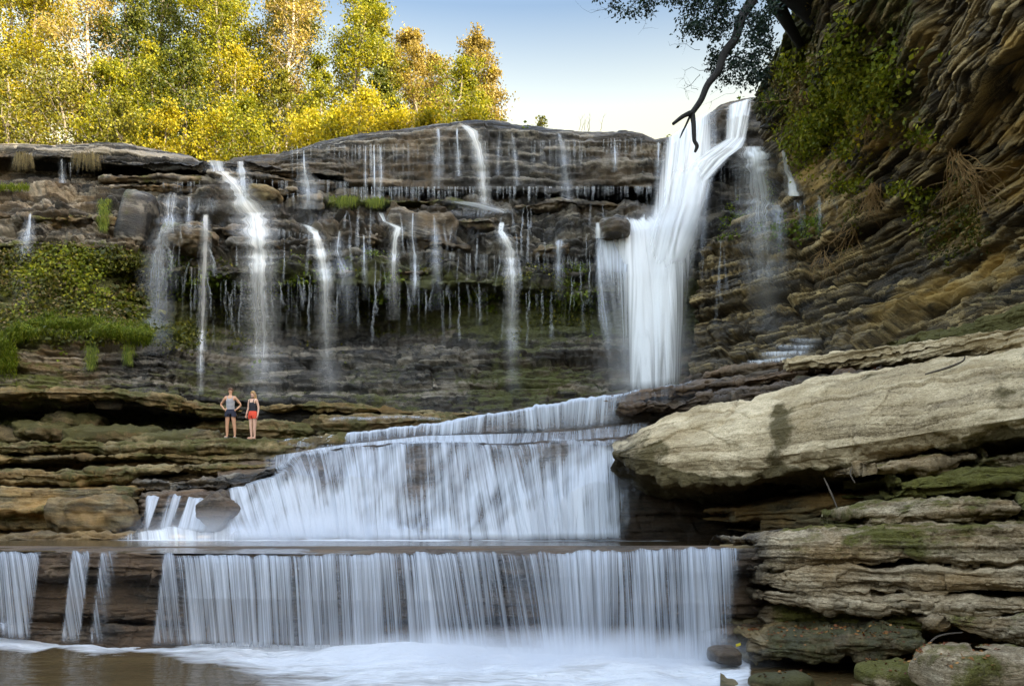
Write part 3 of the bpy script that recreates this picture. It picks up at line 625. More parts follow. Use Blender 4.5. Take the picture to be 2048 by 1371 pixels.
amp = np.interp(ri, range(10), [.5, .5, .45, .4, .45, .8, .8, .8, 1, 1])
gx, gy = PX(G)
crack = np.exp(-((gx - 1700 - 70 * (fbm(G, 1.5, 3, 5) - .5)) / 3.5) ** 2) * sst(850, 880, gy) * .06
gro = np.exp(-((gy - np.interp(gx, [1300, 1480, 1700, 1850, 2048], [1000, 800, 775, 752, 728]) - 12 * (fbm(G, .6, 3, 6) - .5)) / 5) ** 2) * .22 * sst(1420, 1500, gx)
disp = amp[:, None] * (strata(G, [(.75, 3.0, .13), (.2, 1.4, .05)], 81, dip=(.05, 0), warp=.3) + (fbm(G, .7, 4, 82) - .5) * .75 + (fbm(G, 3.0, 5, 83) - .5) * .42) - crack - gro
rock('rock_slab', G, disp, M_LIME, limemask, k=4, key='bigslab', label='huge pale weathered limestone slab overhanging the middle pool')

# beams and green slabs in the recess under it
slab('rock_slab', "1452:1020 1500:1012 1600:1000 1700:984 1800:966", "1452:1038 1500:1040 1600:1036 1700:1026 1800:1012", "1452:19.0 1600:17.4 1800:15.8", depth=3, seed=180, mat=M_SLAB, ends=(20, 0), moss=0, wet=0, och=.9, step=1.6, amp=.6, rnd=.18, label='long brown beam of rock in the shade under the big slab')
slab('rock_slab', "1515:1044 1600:1040 1730:1030 1800:1025", "1515:1062 1600:1064 1730:1062 1800:1058", "1515:18.4 1600:17.4 1800:16.0", depth=3, seed=181, mat=M_SLAB, ends=(14, 0), moss=0, wet=.2, och=.4, step=1.6, amp=.7, rnd=.15, label='low dark brown rock course just above the water line')
slab('rock_slab', "1600:962 1700:950 1800:938 1900:925", "1600:975 1700:972 1800:962 1900:950", "1600:19 1900:16.6", depth=2, seed=182, mat=M_SLAB, ends=(30, 0), moss=.1, wet=.1, och=.2, step=1.6, amp=.8, label='thin dark ledge deep under the big slab')
slab('rock_slab', "1700:938 1790:928 1850:920 1900:908 1960:905", "1700:944 1790:942 1850:938 1900:936 1960:920", "1700:14.9 1960:13.9", depth=1.8, seed=183, mat=M_LEDGE, ends=(24, 20), moss=.3, wet=0, step=1.6, label='thin pale ledge hanging below the big slab')
slab('rock_slab', "1945:912 2000:898 2060:890 2250:870", "1945:930 2000:932 2060:936 2250:920", "1945:13.9 2250:12.2", depth=1.8, seed=184, mat=M_LEDGE, ends=(16, 0), moss=.8, wet=.1, step=1.6, label='dark green mossy block below the right end of the big slab')
slab('rock_slab', "1785:958 1860:955 1940:946 2060:934 2250:914", "1785:992 1860:990 1940:984 2060:980 2250:966", "1785:14.4 1940:13.3 2250:11.9", depth=2.4, seed=185, mat=M_LEDGE, ends=(12, 0), moss=.95, wet=0, step=1.6, amp=.8, label='bright green mossy slab in the recess on the right')
slab('rock_slab', "1724:1026 1760:1022 1830:1010 1900:998 1960:992 2020:992 2040:1000", "1724:1046 1760:1060 1830:1052 1900:1048 1960:1044 2020:1038 2040:1030", "1724:13.6 1830:13.0 2040:12.0", depth=2.0, seed=186, mat=M_LEDGE, ends=(16, 14), moss=.4, wet=0, step=1.6, amp=.9, label='mossy block with a hollowed pale end resting on the ledges')
slab('rock_slab', "2040:984 2120:975 2250:960", "2040:1050 2120:1050 2250:1045", "2040:12.6 2250:11.6", depth=1.5, seed=187, mat=M_LEDGE, ends=(10, 0), moss=1, wet=.2, step=1.6, label='dark mossy rock at the right edge above the ledges')
# stack of ledges at the right foreground
LG = [
 ("1494:1092 1520:1084 1560:1074 1640:1070 1740:1066 1860:1058 2048:1052 2260:1046", "1494:1118 1520:1130 1560:1136 1640:1132 1700:1124 1860:1132 2048:1134 2260:1134", "1480:12.9 1560:12.3 1700:11.8 1860:11.2 2048:10.6 2260:10", M_LEDGE, .3, 'topmost pale ledge of the stack at the right foreground', 3.0),
 ("1480:1132 1560:1140 1640:1138 1740:1136 1860:1140 2048:1140 2260:1140", "1480:1168 1560:1176 1640:1186 1740:1186 1860:1190 2048:1192 2260:1190", "1480:12.9 1560:12.25 1700:11.7 1860:11.1 2048:10.5 2260:9.9", M_LEDGE, .12, 'second thick pale ledge of the right foreground stack', 2.0),
 ("1480:1180 1560:1186 1640:1196 1740:1196 1860:1198 2048:1204 2260:1204", "1480:1190 1560:1206 1640:1216 1740:1222 1860:1224 2048:1222 2260:1222", "1480:12.9 1560:12.3 1700:11.7 1860:11.1 2048:10.5 2260:9.9", M_LEDGE, .15, 'thin third ledge of the right foreground stack', 2.0),
 ("1500:1214 1600:1218 1700:1226 1800:1228 1870:1240", "1500:1236 1600:1240 1700:1244 1800:1256 1870:1254", "1500:12.9 1600:12.5 1700:12.0 1870:11.2", M_LEDGE, .75, 'low mossy ledge with a dark hollow beneath it', 1.6),
 ("1850:1232 1920:1234 2000:1238 2060:1240 2260:1240", "1850:1240 1920:1262 1980:1276 2060:1282 2260:1290", "1850:10.8 1960:10.2 2060:9.9 2260:9.4", M_LEDGE, .2, 'pale flat slab jutting out at the right edge', 1.8),
 ("1476:1286 1540:1274 1640:1270 1760:1266 1860:1262", "1476:1328 1540:1326 1640:1320 1760:1314 1860:1308", "1476:11.9 1600:11.3 1760:10.8 1860:10.5", M_SLAB, .45, 'dark damp ledge near the foot of the right stack', 2.6),
]
for i, (a, b, c_, m_, mo, lb, dp) in enumerate(LG):
    slab('rock_ledge', a, b, c_, depth=dp, seed=190 + i, mat=m_, ends=(46, 0 if i < 3 or i == 4 else 30), moss=mo, wet=.75 if i == 5 else .0, step=1.4, rnd=.09, sc=((.16, 1.1, .06), (.06, .4, .035)), amp=1.0, bulge=.07, jag=9, label=lb, rough=.09,
         mask=None)
blob('boulder', wc(1448, 1310, 11.9), (ps(30, 11.9), .3, ps(17, 11.9)), M_POOLROCK, 200, .05, 40, label='small wet boulder at the foot of the right end of the falls', cat='boulder', moss=.0, wet=.9, tilt=(0, .1, 0))
blob('boulder', wc(1960, 1345, 8.9), (ps(112, 8.9), .55, ps(48, 8.9)), M_LEDGE, 207, .085, 90, label='large pale cracked boulder in the bottom right corner', cat='boulder', moss=.25, wet=0, tilt=(.0, .04, .1), sc=((.12, .6, .05), (.05, .3, .02)), sq=.5)
blob('boulder', wc(1800, 1350, 9.9), (ps(80, 9.9), .4, ps(24, 9.9)), M_LEDGE, 202, .05, 60, label='low flat stone half buried in fallen leaves', cat='boulder', moss=.3, wet=0, sc=((.12, .6, .04), (.05, .3, .02)), sq=.6)
blob('boulder', wc(1560, 1362, 10.4), (ps(62, 10.4), .3, ps(20, 10.4)), M_SLAB, 203, .04, 50, label='dark rounded stone at the water edge bottom centre right', cat='boulder', moss=.4, wet=.4, sq=.75)

# back rock behind the ledge stack, so no gap opens behind the courses
cs = np.arange(1440, 2800, 3.0)
def r4(a, b): return rowpx(a, b, cs)
rows = [r4("1440:1086 1500:1085 1600:1070 1750:1062 2300:1048", "1440:17.5 1600:16.5 1750:15.8 2300:14"), r4("1440:1098 1500:1094 1600:1080 2300:1060", "1440:13.7 2300:11"), r4("1440:1230 2300:1230", "1440:13.6 2300:10.9"), r4("1440:1330 1500:1338 1700:1330 2300:1320", "1440:13.0 2300:10.6"), r4("1440:1338 1500:1360 1700:1370 2300:1360", "1440:11.8 1600:10.8 2300:9.4"), r4("1440:1500 2300:1500", "1440:8 2300:6.5")]
G, ri = loft(rows, 3.0)
disp = strata(G, [(.2, 1.0, .08), (.07, .5, .03)], 210, warp=.1) * np.interp(ri, range(6), [.3, 1, 1, .8, .5, .5])[:, None] + (fbm(G, 3, 3, 3) - .5) * .1
rock('streambank', G, disp, M_SLAB, lambda P, N: np.stack([.35 + (fbm(P, 1, 3, 4) - .5), .35 + 0 * P[..., 0], .5 + 0 * P[..., 0]], -1), k=2, key='bank', label='dark earthy bank behind the right foreground ledges')

# ---------- lower ledge wall behind the front fall ----------
cols = np.arange(-300, 1530, 1.6)
def r5(a, b): return rowpx(a, b, cols)
LIPY = "-300:15.4 0:14.8 100:14.4 220:14.0 320:13.9 700:13.6 1100:13.3 1480:12.8 1530:12.8"
LIPP = "-300:1104 0:1106 60:1106 130:1104 230:1106 320:1110 500:1112 700:1110 850:1106 1000:1107 1150:1106 1300:1100 1450:1097 1530:1096"
rows = [r5("-300:1090 230:1092 1530:1090", "-300:17.5 230:17.5 1530:17"), r5(LIPP, LIPY),
 r5("-300:1150 0:1150 320:1150 700:1148 1530:1136", addY(LIPY, .0)), r5("-300:1160 0:1160 320:1160 700:1158 1530:1146", addY(LIPY, .45)),
 r5("-300:1228 0:1232 320:1238 700:1240 1530:1230", addY(LIPY, .4)), r5("-300:1238 320:1248 1530:1240", addY(LIPY, .8)), r5("-300:1246 320:1256 1530:1248", addY(LIPY, .1)), r5("-300:1300 0:1300 320:1306 700:1320 1530:1340", addY(LIPY, -.1))]
G, ri = loft(rows, 1.8)
disp = (strata(G, [(.3, 1.1, .08), (.10, .5, .045), (.045, .25, .02)], 220, warp=.1) + (fbm(G, 2.5, 3, 221) - .5) * .12) * np.interp(ri, range(8), [.05, .4, 1, 1, 1, 1, 1, .8])[:, None]
rock('streambed', G, disp, M_POOLROCK, lambda P, N: np.stack([.12 + 0 * P[..., 0], .55 + (fbm(P, 1.2, 3, 4) - .5), .6 + 0 * P[..., 0]], -1), k=3, key='lipwall', label='dark crumbly rock ledge behind the front waterfall')
# ===== p4_env
# ---------- pools, ground, hills ----------
M_POOL = pool_mat('creek_water')
M_POOL2 = pool_mat('creek_water_upper', deep=(0.050, 0.036, 0.018), rough=.10)
def foamgrid(name, xs, ys, z, foam, mat, hfun=None, label=None, keep=None):
    X, Y = np.meshgrid(xs, ys); P = np.stack([X, Y, np.full_like(X, z)], -1)
    f = np.clip(foam(X, Y), 0, 1)
    P[..., 2] += (hfun(X, Y, f) if hfun else 0)
    Fq = gridfaces(*X.shape)
    if keep is not None:
        kk = keep(X, Y).ravel(); Fq = Fq[kk[Fq].all(1)]
    o = newmesh(name, P, Fq, mat, attrs={'foam': np.stack([f, f * 0, f * 0], -1)})
    o['kind'] = 'structure'
    if label: o['label'] = label
    return o
def lipY(px): return np.interp(px, *pl(LIPY))
def foam1(X, Y):
    px = 1024 + X * F / Y; d = lipY(px) - .25 - Y      # metres in front of the fall
    P = np.stack([X * .35, Y * 1.0, 0 * X], -1)
    n = fbm(P, 1.3, 4, 300)
    w = np.interp(px, [-300, 0, 70, 110, 190, 260, 330, 420, 600, 800, 1000, 1300, 1450, 1490], [.9, .9, .8, .4, .8, .3, .8, 1.4, 2.4, 3.8, 5.0, 5.2, 4.4, 2.0])
    f = 1.25 - d / w * .9
    f = f + (n - .5) * 1.0
    return np.clip(f, 0, 1) * (px < 1500) * (d > -1.2)
def h1(X, Y, f):
    P = np.stack([X, Y, 0 * X], -1)
    px = 1024 + X * F / Y; d = np.clip(lipY(px) - .2 - Y, 0, 9)
    hump = np.interp(px, [-300, 300, 500, 700, 900, 1150, 1350, 1480], [.03, .03, .06, .16, .20, .18, .08, .03]) * np.exp(-((d - .7) / .8) ** 2)
    return (fbm(P, 1.1, 3, 301) - .5) * (.05 + .22 * f) + hump * (.6 + .9 * fbm(P, .8, 3, 305))
foamgrid('creek_water', np.arange(-14, 9, .035), np.arange(5, 17.5, .035), 0.0, foam1, M_POOL, h1, 'brown creek water with white foam in the foreground')
def foam2(X, Y):
    px = 1024 + X * F / Y
    Yb = np.interp(px, [150, 200, 420, 600, 900, 1000, 1290, 1330], [22.6, 22.9, 23.1, 23.2, 23.2, 23.0, 22.6, 22.4])
    n = fbm(np.stack([X * .4, Y, 0 * X], -1), 1.2, 4, 310)
    d = Yb - Y
    f = 1.3 - d / np.interp(px, [150, 300, 600, 1300], [.5, .8, 1.0, .7]) + (n - .5) * .8
    return np.clip(f, 0, 1) * sst(190, 330, px) * (1 - sst(1290, 1400, px)) 
def h2(X, Y, f): return (fbm(np.stack([X, Y, 0 * X], -1), 1.4, 3, 311) - .5) * (.008 + .05 * f) 
foamgrid('creek_water', np.arange(-20, 12, .06), np.concatenate([np.arange(12.9, 17, .04), np.arange(17, 27, .08)]), 1.63, foam2, M_POOL2, h2, 'shallow brown pool between the two lower waterfalls',
 keep=lambda X, Y: (Y > lipY(1024 + X * F / Y) - .02) & ((1024 + X * F / Y < 1486) | (Y > 13.6)))

M_GROUND = plain_mat('forest_floor', (0.05, 0.04, 0.02), (0.12, 0.09, 0.04), 1.5, .95)
# plateau behind the rim and the land rising on both sides: one sheet to the horizon
def terrain(name, xs, ys, zf, label, mat):
    X, Y = np.meshgrid(xs, ys); Z = zf(X, Y)
    o = newmesh(name, np.stack([X, Y, Z], -1), gridfaces(*X.shape), mat); o['kind'] = 'structure'; o['label'] = label
    return o
ax = lambda a, b, n, p=1.0: a + (b - a) * np.linspace(0, 1, n) ** p
def zpl(X, Y):
    base = 17.2 + np.clip((Y - 44), 0, 60) * .035
    base = base + sst(-12, -40, X) * np.clip(Y - 40, 0, 40) * .10
    return base + (fbm(np.stack([X, Y, 0 * X], -1), .15, 3, 400) - .5) * 1.0 - 1.2 * (Y < 43)
terrain('ground', np.linspace(-300, 300, 160), 41 + np.linspace(0, 1, 90) ** 2 * 600, zpl, 'forest floor of the plateau behind the falls', M_GROUND)
def zhill(X, Y):
    # wooded gorge side that rises to the right of and behind the photographer
    d = X - np.interp(Y, [-60, -10, 8, 14, 22, 30, 45, 70], [10, 10, 10.2, 14.5, 14.5, 15, 17, 18])
    top = HILLTOP
    z = np.where(d < 3, 6 + (d) * 5.6, 23 + (top - 23) * sst(3, 16, d))
    return z + (fbm(np.stack([X, Y, 0 * X], -1), .12, 3, 401) - .5) * 3
HILLTOP = 44.0
terrain('hillside', np.linspace(9, 90, 80), np.linspace(-60, 75, 120), zhill, 'wooded gorge side rising above the right cliff', M_GROUND)
terrain('riverbed', np.linspace(-60, 60, 60), np.linspace(-60, 41, 60), lambda X, Y: -1.5 + 0 * X + sst(-16, -26, X) * 14 + (fbm(np.stack([X, Y, 0 * X], -1), .2, 3, 402) - .5) * 1.5, 'rocky bottom of the gorge under the water', M_POOLROCK)

def zback(X, Y):
    return -1.4 + sst(-7, -24, Y) * 17 + sst(-26, -44, X) * 14 + (fbm(np.stack([X, Y, 0 * X], -1), .12, 3, 404) - .5) * 2
terrain('hillside', np.linspace(-90, 9, 60), np.linspace(-60, 34, 70), lambda X, Y: np.maximum(zback(X, Y), -3 + 0 * X) - 1.0, 'unseen gorge side behind and to the left of the photographer', M_GROUND)  # out-of-view slope, added to cut low fill light on the rocks
# ===== p5_water
# ---------- water ----------
M_FALL = water_mat('white_water', fu=7, fv=.16, soft=.40, amax=.96, fine=.5, film=.5, col=(.80, .83, .86))
M_CASC = water_mat('cascade_water', fu=8, fv=.28, soft=.42, amax=.86, fine=.6, bump=.8, film=.42)
M_THIN = water_mat('thin_water', fu=13, fv=.2, soft=.32, amax=.62, fine=.6)
M_FRONT = water_mat('front_water', fu=18, fv=.14, soft=.34, amax=.88, fine=.6, bump=.8, film=.32)
M_MIST = water_mat('misty_water', fu=3, fv=.25, soft=.5, amax=.8, fine=.3, col=(.82, .85, .88))
M_VEIL = water_mat('soft_veil', fu=4, fv=.3, soft=.40, amax=.60, fine=.3)
def sheet(name, rows, dens, mat, label, ripple=.05, rf=3.0, step=2.0, cat=None, parent=None, lean=0.0, fadeend=True):
    G, ri = loft(rows, step, minrow=3)
    nr, nc = G.shape[:2]
    tt = np.arange(nr)
    v = np.concatenate([np.zeros((1, nc)), np.cumsum(np.linalg.norm(np.diff(G, axis=0), axis=2), axis=0)], 0)
    u = G[0:1, :, 0] + 0 * v + lean * v
    u = u + v * (fbm(np.stack([u * .9, 0 * u, 0 * u + len(label or '')], -1), 1, 3, 502) - .5) * .32
    fall = np.clip(v / .4, 0, 1)
    rp = (fbm(np.stack([u * rf, v * .15, 0 * u], -1), 1, 3, 500) - .5) * 2
    N = normals(G, 2)
    G = G + N * (rp * ripple * fall)[..., None]
    px, py = PX(G)
    d = np.clip(dens(px, py, ri[:, None] + 0 * px), 0, 1)
    nf = nr * .06 + 1
    ef = np.clip((nr - 1 - tt) / nf, 0, 1)[:, None] * np.clip(np.minimum(np.arange(nc), nc - 1 - np.arange(nc)) / 6., 0, 1)[None] * np.clip(d * 1.7, 0, 1) if fadeend else np.ones((nr, nc))
    o = newmesh(name, G, gridfaces(nr, nc), mat, attrs={'flow': np.stack([u, v, d], -1), 'fade': np.stack([ef, ef, ef], -1)}, parent=parent)
    if not parent: o['kind'] = 'structure'
    if label: o['label'] = label
    if cat: o['category'] = cat
    return o
def stream(name, path, mat=M_FALL, label=None, off=.07, nw=None, flare=0, cat='waterfall', parent=None, fixY=None, dscale=1.0, halo=.30):
    """water draped over the cliff: it falls plumb from every edge it meets. path: px,py,halfwidth,density ..."""
    a = np.array([[float(q) for q in t.split(',')] for t in path.split()])
    ys = np.arange(a[0, 1], a[-1, 1] + .5, 2.0)
    q_ = np.stack([ys / 55., 0 * ys + a[0, 0], 0 * ys], -1); q3 = np.stack([ys / 9., 0 * ys + a[0, 0], 0 * ys + 3], -1); wj = 1 + (fbm(q3, 1, 2, 31) - .5) * .9
    cxp = np.interp(ys, a[:, 1], a[:, 0]) + (fbm(q_, 1, 3, 30) - .5) * np.interp(ys, a[:, 1], a[:, 2]).clip(3, 12) * .7; wd = np.interp(ys, a[:, 1], a[:, 2]) * .85 * wj; dn = np.interp(ys, a[:, 1], a[:, 3])
    nw = nw or int(max(5, wd.max() * 2 / 1.8)); us = np.linspace(-1, 1, nw)
    PXg = cxp[:, None] + wd[:, None] * us[None]; PYg = ys[:, None] + 0 * PXg
    if fixY is None:
        Yg = np.array([[frontY(PXg[i, j], PYg[i, j], 1) for j in range(nw)] for i in range(len(ys))])
        Yg = blur(Yg, 1, 1) - off
        for i in range(1, len(ys)): Yg[i] = np.minimum(Yg[i], Yg[i - 1] + .012)
        Yg = blur(blur(Yg, 2, 0), 2, 1)
    else: Yg = np.interp(ys, a[:, 1], fixY)[:, None] + 0 * PXg
    G = W(PXg, PYg, Yg)
    v = np.concatenate([np.zeros((1, nw)), np.cumsum(np.linalg.norm(np.diff(G, axis=0), axis=2), axis=0)], 0)
    u = G[len(ys) // 2:len(ys) // 2 + 1, :, 0] + 0 * v
    d = dn[:, None] * (1 - np.abs(us[None]) ** 3) * dscale
    ef = (1 - us[None] ** 2) ** .8 * np.clip((dn[:, None]) * 1.25, 0, 1) * np.clip((ys - ys[0] + 2) / 6, 0, 1)[:, None]
    Vs = [G.reshape(-1, 3)]; Fs = [gridfaces(len(ys), nw)]; Fl = [np.stack([u, v, d], -1).reshape(-1, 3)]; Fd = [np.stack([ef, ef, ef], -1).reshape(-1, 3)]
    if halo and fixY is None:
        us2 = np.linspace(-1, 1, max(7, nw)); n2 = len(us2); wh = wd.mean() * .5 + 3.0
        px2 = cxp[:, None] + (wd[:, None] * 1.25 + wh) * us2[None]; py2 = ys[:, None] + 0 * px2
        Y2 = Yg.min(axis=1)[:, None] - .05 + 0 * px2
        G2 = W(px2, py2, Y2); u2 = G2[:1, :, 0] * 1.0 + 40 + 0 * px2; v2 = v[:, :1] + 0 * px2
        e2 = (1 - us2[None] ** 2) ** 1.3 * np.clip(dn[:, None] * 1.6, 0, 1) * halo * np.clip((ys - ys[0]) / 40, 0, 1)[:, None]
        Vs.append(G2.reshape(-1, 3)); Fs.append(gridfaces(len(ys), n2) + len(Vs[0])); Fl.append(np.stack([u2, v2, .8 + 0 * u2], -1).reshape(-1, 3)); Fd.append(np.stack([e2, e2, e2], -1).reshape(-1, 3))
    o = newmesh(name, np.concatenate(Vs), np.concatenate(Fs), mat, attrs={'flow': np.concatenate(Fl), 'fade': np.concatenate(Fd)}, parent=parent)
    if not parent: o['kind'] = 'structure'
    if label: o['label'] = label
    return o

# the main waterfall
def T_(s, n=120):
    a = crow(s); tt = np.linspace(0, len(a) - 1, n); return crom(a, tt)
def edge(px, L, Rr, soft=14): return sst(0, soft, px - L) * sst(0, soft, Rr - px)
root = empty('waterfall', wc(1290, 790, 31)); tag(root, 'tall main waterfall plunging on the right of the cliff', 'waterfall', kind='structure')
def ch(o):
    o.parent = root; o.matrix_parent_inverse = root.matrix_world.inverted(); o.location = (-root.location[0], -root.location[1], -root.location[2]); 
    if 'kind' in o: del o['kind']
    return o
rows = [T_("1326,282,34.4 1344,270,34.4 1372,250,34.4 1402,231,34.4 1424,219,34.4"), T_("1322,300,33.9 1342,288,33.9 1370,270,33.9 1402,252,33.9 1430,240,33.9"), T_("1312,350,33.4 1334,345,33.4 1365,335,33.4 1396,322,33.4 1430,305,33.5"), T_("1302,400,33.1 1328,400,33.1 1358,395,33.1 1388,385,33.1 1415,370,33.2"), T_("1296,440,32.9 1322,440,32.8 1350,440,32.8 1378,435,32.8 1404,430,32.8"), T_("1288,500,32.3 1320,520,32.0 1350,520,31.9 1375,515,31.9 1400,500,32.1")]
ch(sheet('water_sheet', rows, lambda px, py, ri: .86 * sst(-4, 30, px - np.interp(py, [270, 350, 475], [1322, 1308, 1286])) * sst(-4, 34, np.interp(py, [220, 300, 380, 475], [1432, 1440, 1420, 1406]) - px) * sst(0, .12, ri + .05) * sst(5, 3.9, ri), M_FALL, None, ripple=.12, rf=2.0))
rows = [T_("1450,214,34.3 1468,206,34.3 1490,200,34.3 1506,194,34.3"), T_("1448,240,33.7 1466,236,33.7 1486,232,33.7 1504,228,33.7"), T_("1446,278,33.6 1462,278,33.6 1480,276,33.6 1496,274,33.6"), T_("1408,300,33.1 1436,298,33.1 1466,296,33.1 1492,292,33.1"), T_("1370,330,32.9 1400,324,32.9 1440,318,32.9 1472,306,32.9"), T_("1345,380,32.7 1375,372,32.7 1402,365,32.7 1432,350,32.7"), T_("1325,440,32.2 1360,440,32.2 1390,440,32.2 1412,430,32.2"), T_("1320,520,31.8 1355,520,31.8 1390,520,31.8 1408,510,31.8")]
ch(sheet('water_sheet', rows, lambda px, py, ri: .80 * sst(0, .1, ri + .05) * sst(7.0, 5.2, ri) * np.clip(np.interp(np.linspace(0, 1, px.shape[1])[None] + 0 * px, [0, .3, .7, 1], [0, 1, 1, 0]), 0, 1), M_FALL, None, ripple=.10))
rows = [T_("1186,456,33 1204,441,32.9 1226,450,32.9 1250,431,32.8 1276,436,32.8 1302,416,32.8 1350,420,32.7 1402,425,32.7"), T_("1186,490,32.4 1215,480,32.3 1250,470,32.2 1300,460,32.1 1350,460,32 1402,470,32.1"), T_("1190,560,31.9 1220,555,31.8 1260,550,31.6 1300,550,31.5 1350,550,31.4 1398,560,31.7"), T_("1206,660,31.5 1232,660,31.4 1265,660,31.1 1300,660,30.9 1345,660,30.9 1388,660,31.3"), T_("1216,792,31.1 1240,790,31 1270,786,30.6 1300,784,30.4 1340,778,30.4 1375,772,30.9")]
def dD(px, py, ri):
    c = np.interp(px, [1185, 1200, 1235, 1262, 1285, 1340, 1362, 1380, 1402], [0, .62, .60, .80, 1.0, 1.0, .78, .55, 0])
    c2 = np.interp(px, [1205, 1225, 1245, 1262, 1285, 1330, 1350, 1366, 1382], [0, .30, .42, .72, .96, .98, .78, .45, 0])
    t = sst(480, 640, py); return (c * (1 - t) + c2 * t) * sst(0, .85, ri + .3 * (px < 1290)) * (1 - .25 * sst(2.6, 4, ri))
ch(sheet('water_sheet', rows, dD, M_FALL, None, ripple=.14, rf=1.6))
rows = [T_("1336,292,33.5 1370,286,33.4 1405,290,33.2 1436,300,33.0"), T_("1318,350,32.8 1352,350,32.6 1392,350,32.5 1432,350,32.5"), T_("1300,410,32.3 1340,410,32.1 1384,410,32.0 1420,410,32.2"), T_("1276,450,32.1 1326,450,31.8 1376,450,31.8 1414,450,32.0"), T_("1258,520,31.6 1310,530,31.4 1362,530,31.4 1406,520,31.6"), T_("1248,640,31.1 1300,640,30.8 1350,640,30.8 1396,640,31.1")]
ch(sheet('spray_sheet', rows, lambda px, py, ri: .80 * np.clip(np.interp(np.linspace(0, 1, px.shape[1])[None] + 0 * px, [0, .35, .65, 1], [0, 1, 1, 0]), 0, 1) * sst(0, 1.4, ri) * sst(5, 3.2, ri), M_MIST, None, ripple=.12))
rows = [T_("1402,234,34.0 1424,222,34.0 1452,212,34.0"), T_("1404,300,33.4 1426,296,33.4 1450,290,33.4"), T_("1398,400,32.4 1412,400,32.4 1430,392,32.4"), T_("1390,560,31.5 1402,560,31.5 1418,560,31.5"), T_("1378,690,31.0 1392,690,31.0 1410,690,31.0")]
ch(sheet('spill_sheet', rows, lambda px, py, ri: .50 * np.clip(np.interp(np.linspace(0, 1, px.shape[1])[None] + 0 * px, [0, .5, 1], [0, 1, 0]), 0, 1) * sst(4, 2.4, ri), M_VEIL, None, ripple=.08))
rows = [T_("1180,470,32.2 1200,466,32.1 1225,462,32.0"), T_("1178,560,31.6 1202,560,31.6 1228,560,31.6"), T_("1190,680,31.2 1216,680,31.2 1240,680,31.2"), T_("1196,800,30.8 1222,800,30.8 1246,800,30.8")]
ch(sheet('spill_sheet', rows, lambda px, py, ri: .55 * np.clip(np.interp(np.linspace(0, 1, px.shape[1])[None] + 0 * px, [0, .5, 1], [0, 1, 0]), 0, 1) * sst(0, .6, ri) * sst(3.2, 1.5, ri), M_VEIL, None, ripple=.08))
rows = [T_("1190,450,32.7 1205,445,32.6 1225,470,32.4 1262,480,32.3"), T_("1188,500,32.1 1210,500,32.0 1235,505,32 1262,510,31.9"), T_("1192,545,31.8 1212,545,31.7 1235,545,31.6 1262,545,31.5"), T_("1205,640,31.4 1222,640,31.3 1242,640,31.2 1262,640,31.1")]
ch(sheet('spill_sheet', rows, lambda px, py, ri: .72 * edge(px, 1188, 1262, 12) * sst(3, 1.4, ri), M_CASC, None, ripple=.1))

